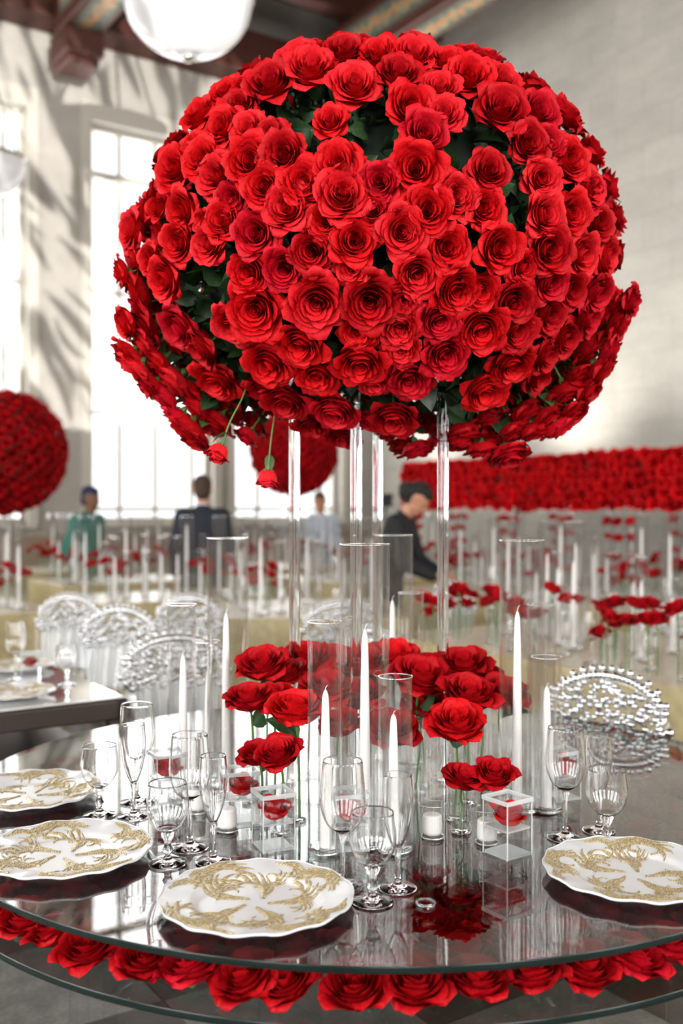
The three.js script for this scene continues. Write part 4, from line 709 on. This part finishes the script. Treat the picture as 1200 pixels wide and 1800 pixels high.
{
  const R = rng(2024);
  const where = { rightMid: 'right gold table', middle: 'middle gold table', far: 'gold table before the left window', front: 'gold table in front of the man', ballLeft: 'table of the left rose ball', ballMid: 'table of the middle rose ball', hedgeMid: 'grey table under the hedge', innerMid: 'gold table before the hedge', behind: 'far gold table behind the rods', leftFar: 'gold table at the left edge' };
  const setVase = (size, a, b, noCandle, key) => {
    const v = copy(vaseProto[size], `${size === 'middle' ? 'narrow' : size === 'tall' ? 'tall' : 'short'} clear cylinder vase on the ${where[key]}`, `${size} cylinder vases on the ${where[key]}`), p = hall(a, TOP + 0.0008, b); v.position.copy(p);
    if (!noCandle) { const h = { tall: 0.5, middle: 0.36, short: 0.26 }[size] * (0.8 + R() * 0.25); taper(p.clone().setY(TOP + 0.0123), h, `white taper candle in a ${size === 'middle' ? 'narrow' : size} vase on the ${where[key]}`, `candles in ${size} vases on the ${where[key]}`); }
  };
  const scatter = ([a0, a1, b0, b1], n) => { const pts = []; let guard = 0; while (pts.length < n && guard++ < 900) { const a = lerp(a0 + 0.12, a1 - 0.12, R()), b = lerp(b0 + 0.12, b1 - 0.12, R()); if (pts.every((q) => Math.hypot(q[0] - a, q[1] - b) > 0.16)) pts.push([a, b]); } return pts; };
  const S = ['tall', 'middle', 'middle', 'short', 'tall', 'middle'];
  const fill = (key, n) => scatter(TABLES[key], n).forEach(([a, b], i) => setVase(S[i % 6], a, b, i % 9 === 8, key));
  // vases stand along the middle of each table
  const shrink = ([a0, a1, b0, b1], k) => [a0 + k, a1 - k, b0 + k, b1 - k];
  TABLES.rightMid = [3.45, 4.0, 2.2, 4.15]; TABLES.innerMid = shrink(TABLES.inner, 0.1); TABLES.hedgeMid = [6.5, 7.5, 3.2, 8.8];
  for (const [k, n] of [['rightMid', 13], ['middle', 10], ['far', 13], ['front', 16], ['ballLeft', 24], ['ballMid', 12], ['hedgeMid', 22], ['innerMid', 26], ['behind', 14], ['leftFar', 12]]) fill(k, n);
  const A = (a, b, v, label, group) => arrangement(hall(a, TOP + 0.001, b), v, label, group);
  arrangement(at(1082, HORIZON, 4.25).setY(TOP + 0.001), 0, 'low red rose arrangement at right, above the clear chair');
  arrangement(at(930, HORIZON, 4.75).setY(TOP + 0.001), 1, 'low red rose arrangement seen through the tall right vase');
  arrangement(at(800, HORIZON, 5.0).setY(TOP + 0.001), 0, 'low red rose arrangement just right of the right rod');
  arrangement(at(1235, HORIZON, 3.95).setY(TOP + 0.001), 1, 'low red rose arrangement cut by the right edge');
  arrangement(at(452, HORIZON, 6.7).setY(TOP + 0.001), 1, 'low red rose arrangement seen beside the left tall vase');
  for (const [a, b, v, w] of [[3.1, 9.0, 0, 'on the gold table before the left window, left one'], [3.7, 8.8, 1, 'on the gold table before the left window, right one'], [1.9, 10.5, 0, 'left of the left rose ball stand'], [3.35, 10.55, 1, 'right of the left rose ball stand'], [3.75, 10.25, 0, 'farthest right on the table of the left rose ball'], [5.3, 7.6, 1, 'on the far gold table behind the rods, nearer one'], [5.7, 8.2, 0, 'on the far gold table behind the rods, farther one'], [5.5, 3.6, 1, 'on the gold table before the hedge, nearest one'], [5.5, 4.6, 0, 'on the gold table before the hedge, second one'], [5.6, 5.6, 1, 'on the gold table before the hedge, third one'], [5.5, 6.4, 0, 'on the gold table before the hedge, farthest one'], [1.75, 6.7, 1, 'on the gold table at the left edge, nearer one'], [1.85, 7.25, 0, 'on the gold table at the left edge, farther one'], [5.3, 9.6, 1, 'left on the table of the middle rose ball'], [5.95, 9.5, 0, 'right on the table of the middle rose ball'], [6.62, 5.1, 1, 'on the grey table under the hedge, nearest one'], [6.62, 6.6, 0, 'on the grey table under the hedge, second one'], [6.62, 8.0, 1, 'on the grey table under the hedge, farthest one'], [2.75, 7.1, 0, 'on the gold table in front of the man, left one'], [3.5, 7.0, 1, 'on the gold table in front of the man, right one']]) A(a, b, v, `blurred low red rose arrangement ${w}`);
  // glasses and chargers of the neighbouring tables
  const kinds = ['water goblet', 'wine glass', 'champagne flute'], nth = ['first', 'second', 'third', 'fourth', 'fifth', 'sixth', 'seventh', 'eighth', 'ninth', 'tenth'];
  const gl = (k, a, b, label, group) => drinkGlass(k, label, hall(a, TOP + 0.0004, b), group);
  for (let i = 0; i < 5; i++) { const a = 1.25 - i * 0.13, b = 3.72 + (i % 3) * 0.22; gl(['goblet', 'wine', 'flute'][i % 3], a, b, `blurred ${kinds[i % 3]} on the mirrored table at left, ${nth[i]} from its right end`); }
  for (let i = 0; i < 9; i++) { const b = 2.0 + i * 0.24, a = 3.3 + (i % 2) * 0.09; gl(['goblet', 'wine', 'flute'][i % 3], a, b, `blurred ${kinds[i % 3]} along the right gold table's near edge, ${nth[8 - i]} from the left`); }
  for (let i = 0; i < 9; i++) { const b = 2.1 + i * 0.24, a = 4.1 - (i % 2) * 0.08; gl(['wine', 'flute', 'goblet'][i % 3], a, b, `blurred ${['wine glass', 'champagne flute', 'water goblet'][i % 3]} along the right gold table's far edge, ${nth[8 - i]} from the left`); }
  for (let i = 0; i < 8; i++) { const p = at(400 + i * 32, HORIZON, 6.35 + (i % 3) * 0.15).setY(TOP + 0.001); drinkGlass(['goblet', 'wine', 'flute'][i % 3], `blurred ${kinds[i % 3]} on the middle gold table, ${nth[i]} from the left`, p); }
  for (const [a, b] of [[2.95, 8.6], [3.3, 8.6], [3.6, 8.55], [3.9, 8.6], [5.15, 3.0], [5.15, 3.5], [5.15, 4.0], [5.15, 4.9], [5.15, 5.6], [5.15, 6.2], [5.0, 7.5], [5.0, 8.0]]) gl('wine', a, b, 'blurred wine glass on a distant gold table', 'distant wine glasses');
  const pl = scene.getObjectByName('charger_plate');
  for (const [a, b, l] of [[1.0, 3.62, 'blurred gold and white charger at the front of the mirrored table'], [1.18, 4.2, 'blurred gold and white charger at the far right corner of the mirrored table']]) { const c = copy(pl, l); c.position.copy(hall(a, TOP + 0.001, b)); }
  const rb = scene.getObjectByName('acrylic_box'), bp = hall(1.16, TOP + 0.001, 3.88), nb = copy(rb, 'blurred clear box with a red rose on the mirrored table at left'); nb.position.copy(bp); nb.rotation.y = 0.2;
  const rr = makeRose(1, 1, 'blurred red rose in the clear box on the mirrored table', undefined, { stem: null }); aim(rr, bp.clone().add(V(0, 0.062, 0)), V(0, 1, 0.2), 0.6, 2);
}

// ---------------------------------------------------------------- the other rose balls and the hedge
function farBall(px, py, d, r, label, standLabel) {
  const c = at(px, py, d), R = rng(Math.floor(px + 50)), list = [], N = 420, foam = solo('floral_foam', new THREE.SphereGeometry(r - 0.1, 24, 18), M.foam, `dark foam core of the ${standLabel}`, 'foam'); foam.position.copy(c);
  for (let i = 0; i < N; i++) { const y = 1 - (i + 0.5) / N * 2, f = i * 2.39996, q = Math.sqrt(1 - y * y), n = V(Math.cos(f) * q, y, Math.sin(f) * q); list.push([c.clone().addScaledVector(n, r - 0.055 + (R() - 0.5) * 0.03), n.clone().add(V(R() - 0.5, R() - 0.5, R() - 0.5).multiplyScalar(0.5)), 1.0 + R() * 0.3]); }
  roseMass('rose_ball', label, list);
  const t = thing('flower_stand', `clear four-rod stand under the ${standLabel}`, 'stand'), h = c.y - r * 0.8 - TOP; t.position.set(c.x, TOP + 0.001, c.z);
  part('base_plate', cyl(0.2, 0.2, 0.008, 0, 0, 0, 32), M.acrylic, t);
  for (let k = 0; k < 4; k++) { const a = k * Math.PI / 2 + 0.6, q = part('rod', cyl(0.014, 0.014, h, 0, 0, 0, 16), M.crystal, t); q.position.set(Math.cos(a) * 0.17, 0.009, Math.sin(a) * 0.17); }
}
farBall(8, 795, 10.2, 0.65, 'blurred red rose ball at the left edge', 'left background rose ball');
farBall(517, 795, 11.6, 0.52, 'blurred red rose ball seen below the big one, between the left rods', 'middle background rose ball');
{
  const R = rng(55), list = [], a0 = 6.72, a1 = 7.28, b0 = 2.2, b1 = 8.7, y0 = 1.44, y1 = 1.86;
  const core = solo('floral_foam', inHall(rbx(a1 - a0, y1 - y0, b1 - b0, 0.05, (a0 + a1) / 2, (y0 + y1) / 2, -(b0 + b1) / 2)), M.foam, 'long dark foam core inside the raised rose hedge', 'foam');
  const put = (a, y, b, na, ny, nb) => { const w = hall(na, 0, nb); list.push([hall(a + na * 0.0, y, b), V(w.x, ny, w.z).add(V(R() - 0.5, R() - 0.5, R() - 0.5).multiplyScalar(0.6)), 1.0 + R() * 0.35]); };
  for (let b = b0; b <= b1; b += 0.085) { for (let y = y0 + 0.02; y < y1 + 0.02; y += 0.082) put(a0 + (R() - 0.5) * 0.04, y + (R() - 0.5) * 0.03, b + (R() - 0.5) * 0.03, -1, 0, 0); for (let a = a0; a < a1; a += 0.09) put(a, y1 + (R() - 0.5) * 0.03, b, 0, 1, 0); }
  for (let a = a0; a < a1; a += 0.085) for (let y = y0; y < y1; y += 0.085) { put(a, y, b1, 0, 0, 1); put(a, y, b0, 0, 0, -1); }
  roseMass('rose_hedge', 'long raised hedge of red roses along the pale right wall', list, undefined, 0);
  const t = thing('hedge_stand', 'row of clear rods with a shelf carrying the long rose hedge', 'stand'), o = hall(7, 0, (b0 + b1) / 2); t.position.copy(o).setY(TOP + 0.001); t.rotation.y = ROOM;
  part('shelf', rbx(0.5, 0.012, b1 - b0, 0.004, 0, y0 - TOP - 0.012, 0), M.acrylic, t);
  for (let k = 0; k < 8; k++) for (const s of [-1, 1]) part('rod', cyl(0.014, 0.014, y0 - TOP - 0.02, s * 0.2, 0, -(b1 - b0) / 2 + 0.3 + k * 0.84, 12), M.acrylic, t);
  // strings of single rose heads that hang below the hedge
  let sp;
  for (let k = 0; k < 26; k++) {
    const b = b0 + 0.5 + k * 0.235 + (R() - 0.5) * 0.08, a = 6.62 + (k % 3) * 0.14, p = hall(a, y0, b);
    if (!sp) {
      sp = thing('rose_string', 'clear string of small red rose heads hanging below the rose hedge', 'string', 'rose strings under the hedge');
      part('string', new THREE.CylinderGeometry(0.0015, 0.0015, 0.6, 5).translate(0, -0.3, 0), M.white, sp);
      for (let i = 0; i < 4; i++) { const h = part('rose_head', lowRose[i % 2], petalMat[1], sp); h.position.set(0, -0.1 - i * 0.15 - R() * 0.05, 0); h.rotation.set(R() * 0.6, R() * 6, R() * 0.6); const hs = 0.85 + R() * 0.25; h.scale.set(hs, hs * 1.5, hs); }
      sp.position.copy(p);
    } else { const c = copy(sp); c.position.copy(p); c.position.y += R() * 0.0; c.scale.y = 0.85 + R() * 0.3; c.rotation.y = R() * 6; }
  }
}

// ---------------------------------------------------------------- people
// A smooth skin round tapered bones: bones are [ax, ay, az, ra, bx, by, bz, rb].
function skin(bones, res, k, pad = 0.03) {
  const lo = [9, 9, 9], hi = [-9, -9, -9];
  for (const b of bones) for (const o of [0, 4]) for (let c = 0; c < 3; c++) { lo[c] = Math.min(lo[c], b[o + c] - b[o + 3] - pad); hi[c] = Math.max(hi[c], b[o + c] + b[o + 3] + pad); }
  const mc = new MarchingCubes(res, M.white, false, false, 400000), n = mc.size, hf = mc.halfsize; mc.isolation = 0;
  const cx = lo.map((l, c) => (l + hi[c]) / 2), hx = lo.map((l, c) => (hi[c] - l) / 2 * 1.04);
  for (let z = 0; z < n; z++) for (let y = 0; y < n; y++) for (let x = 0; x < n; x++) {
    const px = cx[0] + (x - hf) / hf * hx[0], py = cx[1] + (y - hf) / hf * hx[1], pz = cx[2] + (z - hf) / hf * hx[2]; let d = 1;
    for (const b of bones) {
      const vx = b[4] - b[0], vy = b[5] - b[1], vz = b[6] - b[2], wx = px - b[0], wy = py - b[1], wz = pz - b[2], L = vx * vx + vy * vy + vz * vz, t = L > 0 ? Math.max(0, Math.min(1, (wx * vx + wy * vy + wz * vz) / L)) : 0;
      const e = Math.hypot(wx - t * vx, wy - t * vy, wz - t * vz) - (b[3] + (b[7] - b[3]) * t), q = Math.max(0, Math.min(1, 0.5 + 0.5 * (d - e) / k)); d = d * (1 - q) + e * q - k * q * (1 - q);
    }
    mc.field[z * n * n + y * n + x] = -d;
  }
  mc.update();
  const c = mc.count, pos = new Float32Array(c * 3), nor = new Float32Array(c * 3);
  for (let i = 0; i < c; i++) for (let a = 0; a < 3; a++) { pos[i * 3 + a] = cx[a] + mc.positionArray[i * 3 + a] * hx[a]; nor[i * 3 + a] = mc.normalArray[i * 3 + a] / hx[a]; }
  const g = new THREE.BufferGeometry(); g.setAttribute('position', new THREE.BufferAttribute(pos, 3)); g.setAttribute('normal', new THREE.BufferAttribute(nor, 3)); g.setAttribute('uv', new THREE.BufferAttribute(new Float32Array(c * 2), 2)); g.normalizeNormals();
  return g;
}
// joints of a standing figure 1.75 m tall that looks towards +z; bend leans the trunk, arms [left, right] are [elbow, wrist]
function person(label, p, turn, h, { bend = 0, arms, hair, skinTone, top, bottom, longHair = 0, scarf, nod = 0, shirt }) {
  const t = thing('person', label, 'person'); t.position.copy(p); t.rotation.y = turn; t.scale.setScalar(h / 1.75);
  const lean = (x, y, z) => { const yy = y - 0.98, c = Math.cos(bend), s = Math.sin(bend); return y < 0.98 ? [x, y, z] : [x, 0.98 + yy * c - z * s, yy * s + z * c]; };
  const B = (a, ra, b, rb) => [...a, ra, ...b, rb];
  const hipC = [0, 0.98, 0], chest = lean(0, 1.26, 0.01), neck = lean(0, 1.45, -0.01), headB = lean(0, 1.55, 0.015), headT = lean(0, 1.66, 0.0 + 0.02), sh = [-1, 1].map((s) => lean(s * 0.185, 1.40, -0.01));
  const A = arms ?? [[[-0.245, 1.12, -0.03], [-0.25, 0.88, 0.05]], [[0.245, 1.12, -0.03], [0.25, 0.88, 0.05]]];
  const torso = (e) => [B(lean(-0.08, 1.02, 0), 0.105 + e, lean(0.08, 1.02, 0), 0.105 + e), B(lean(0, 1.02, 0), 0.115 + e, chest, 0.12 + e), B(lean(-0.10, 1.28, 0.005), 0.105 + e, lean(0.10, 1.28, 0.005), 0.105 + e), B(lean(-0.13, 1.385, -0.01), 0.07 + e, lean(0.13, 1.385, -0.01), 0.07 + e)];
  const arm = (i, e) => [B(sh[i], 0.058 + e, A[i][0], 0.043 + e), B(A[i][0], 0.043 + e, A[i][1], 0.03 + e)];
  const leg = (s, e) => [B([s * 0.095, 0.93, 0], 0.088 + e, [s * 0.105, 0.5, 0.015], 0.058 + e), B([s * 0.105, 0.5, 0.015], 0.056 + e, [s * 0.11, 0.09, -0.01], 0.038 + e)];
  const hand = (i) => { const w = V(...A[i][1]), f = w.clone().sub(V(...A[i][0])).normalize(), side = V(0, 0, 1).cross(f).normalize(), fr = V().crossVectors(f, side), o = [], at2 = (a, b, c) => { const q = w.clone().addScaledVector(f, a).addScaledVector(fr, b).addScaledVector(side, c); return [q.x, q.y, q.z]; };
    for (let k = 0; k < 4; k++) { const b = (k - 1.5) * 0.021, L = [0.066, 0.078, 0.073, 0.056][k]; o.push(B(at2(0.01, b * 0.6, 0), 0.014, at2(0.085, b, 0), 0.0105), B(at2(0.085, b, 0), 0.0095, at2(0.085 + L * 0.55, b * 1.05, 0.008), 0.0085), B(at2(0.085 + L * 0.55, b * 1.05, 0.008), 0.0085, at2(0.085 + L, b * 1.05, 0.024), 0.0072)); }
    o.push(B(at2(0.02, 0.02, 0), 0.014, at2(0.06, 0.052, 0.012), 0.0105), B(at2(0.06, 0.052, 0.012), 0.0105, at2(0.095, 0.056, 0.022), 0.0085)); return o; };
  const nodded = (x, y, z) => { const dy = y - 1.52, c = Math.cos(nod), s = Math.sin(nod); return lean(x, 1.52 + dy * c - z * s, dy * s + z * c); };
  const head = [B(nodded(0, 1.665, -0.005), 0.088, nodded(0, 1.60, 0.025), 0.068), B(nodded(0, 1.66, 0.04), 0.06, nodded(0, 1.575, 0.055), 0.042), B(nodded(0, 1.548, 0.06), 0.026, nodded(0, 1.545, 0.066), 0.024), B(nodded(0, 1.645, 0.098), 0.009, nodded(0, 1.612, 0.112), 0.014), B(nodded(-0.02, 1.582, 0.09), 0.008, nodded(0.02, 1.582, 0.09), 0.008), B(nodded(-0.083, 1.655, -0.005), 0.012, nodded(-0.081, 1.615, 0.0), 0.009), B(nodded(0.083, 1.655, -0.005), 0.012, nodded(0.081, 1.615, 0.0), 0.009), B(neck, 0.056, nodded(0, 1.56, 0.0), 0.052)];
  const sk = std(skinTone, 0.55);
  const body = [...torso(-0.004), ...arm(0, 0), ...arm(1, 0), ...leg(-1, 0), ...leg(1, 0), B(neck, 0.06, headB, 0.055), ...[-1, 1].map((s) => B([s * 0.11, 0.05, -0.03], 0.04, [s * 0.125, 0.035, 0.13], 0.03))];
  const bm = part('body', mergeGeometries([skin(body, 84, 0.035), skin(head, 60, 0.012), skin(hand(0), 44, 0.006), skin(hand(1), 44, 0.006)]), sk, t);
  for (const s of [-1, 1]) { const e = part('eye', new THREE.SphereGeometry(0.0105, 10, 8), std('#2a1d16', 0.2), bm); e.position.set(...nodded(s * 0.032, 1.648, 0.082)); }
  part('jacket', skin([...torso(0.022), B(lean(0, 1.0, 0), 0.135, [0, 0.82, 0], 0.15), ...arm(0, 0.018), ...arm(1, 0.018), B(neck, 0.058, lean(0, 1.47, -0.012), 0.062)].map((b, i) => b), 84, 0.04), std(top, 0.8), bm);
  if (shirt) part('collar', skin([B(lean(0, 1.455, -0.006), 0.062, lean(0, 1.49, -0.004), 0.060)], 24, 0.01), std(shirt, 0.7), bm);
  part('trousers', skin([B([-0.08, 0.97, 0], 0.113, [0.08, 0.97, 0], 0.113), ...leg(-1, 0.02), ...leg(1, 0.02)], 72, 0.03), std(bottom, 0.85), bm);
  for (const s of [-1, 1]) part('shoe', skin([B([s * 0.11, 0.055, -0.04], 0.052, [s * 0.127, 0.04, 0.14], 0.038)], 28, 0.01), std('#15120f', 0.4), bm);
  const hb = [B(nodded(0, 1.69, -0.02), 0.087, nodded(0, 1.62, -0.045), 0.072), B(nodded(0, 1.715, 0.03), 0.06, nodded(0, 1.71, -0.03), 0.075)];
  if (longHair) for (const s of [-1, 0, 1]) hb.push(B(nodded(s * 0.04, 1.67, -0.06), 0.055, nodded(s * 0.03, 1.61, -0.10), 0.05), B(nodded(s * 0.03, 1.66, -0.11), 0.05, nodded(s * 0.02, 1.64, -0.14), 0.04));
  part(scarf ? 'head_wrap' : 'hair', skin(hb, 56, 0.02), std(hair, 0.85), bm);
  return t;
}
const stand = (px, d) => at(px, HORIZON, d).setY(0);
person('man in a dark navy suit seen from behind, standing before the left window', stand(356, 8.9), Math.PI + 0.1, 1.69, { hair: '#3a2a20', skinTone: '#b98a70', top: '#161a24', bottom: '#14171f', shirt: '#ccd2da' });
person('woman in a teal top with a dark blue head wrap, far left', stand(149, 10.05), 1.15, 1.62, { bend: 0.12, hair: '#1d2240', scarf: true, skinTone: '#6b4630', top: '#0f6b5e', bottom: '#2a2a30' });
person('dark-haired woman in black bending forward, behind the right tall vases', stand(676, 7.6), 1.25, 1.66, { bend: 0.35, nod: 0.4, hair: '#15100e', longHair: 0.10, skinTone: '#b17d63', top: '#121215', bottom: '#15151a', arms: [[[-0.22, 1.08, 0.22], [-0.15, 0.98, 0.42]], [[0.22, 1.08, 0.22], [0.15, 0.98, 0.42]]] });
person('distant person in a pale blue shirt behind the middle rose ball', stand(562, 12.6), 0.2, 1.6, { hair: '#4a3020', skinTone: '#b57f60', top: '#c9d6e6', bottom: '#3a3f4a' });

// where a table holds only a few alike vases or candles, say which is which
{
  const groups = new Map(), nth = ['first', 'second', 'third', 'fourth', 'fifth', 'sixth', 'seventh', 'eighth', 'ninth', 'tenth'];
  for (const o of scene.children) if (o.userData.group && /^(cylinder_vase|taper_candle)/.test(o.name)) { const l = groups.get(o.userData.label) ?? []; l.push(o); groups.set(o.userData.label, l); }
  for (const l of groups.values()) if (l.length <= 10) { l.sort((a, b) => a.position.x / -a.position.z - b.position.x / -b.position.z); l.forEach((o, i) => { if (l.length > 1 && o.userData.label.split(/[\s-]+/).length <= 13) o.userData.label += `, ${nth[i]} from left`; }); }
}


scene.traverse((o) => { if (o.isLight) o.castShadow = !o.isRectAreaLight; });
renderer.render(scene, camera);
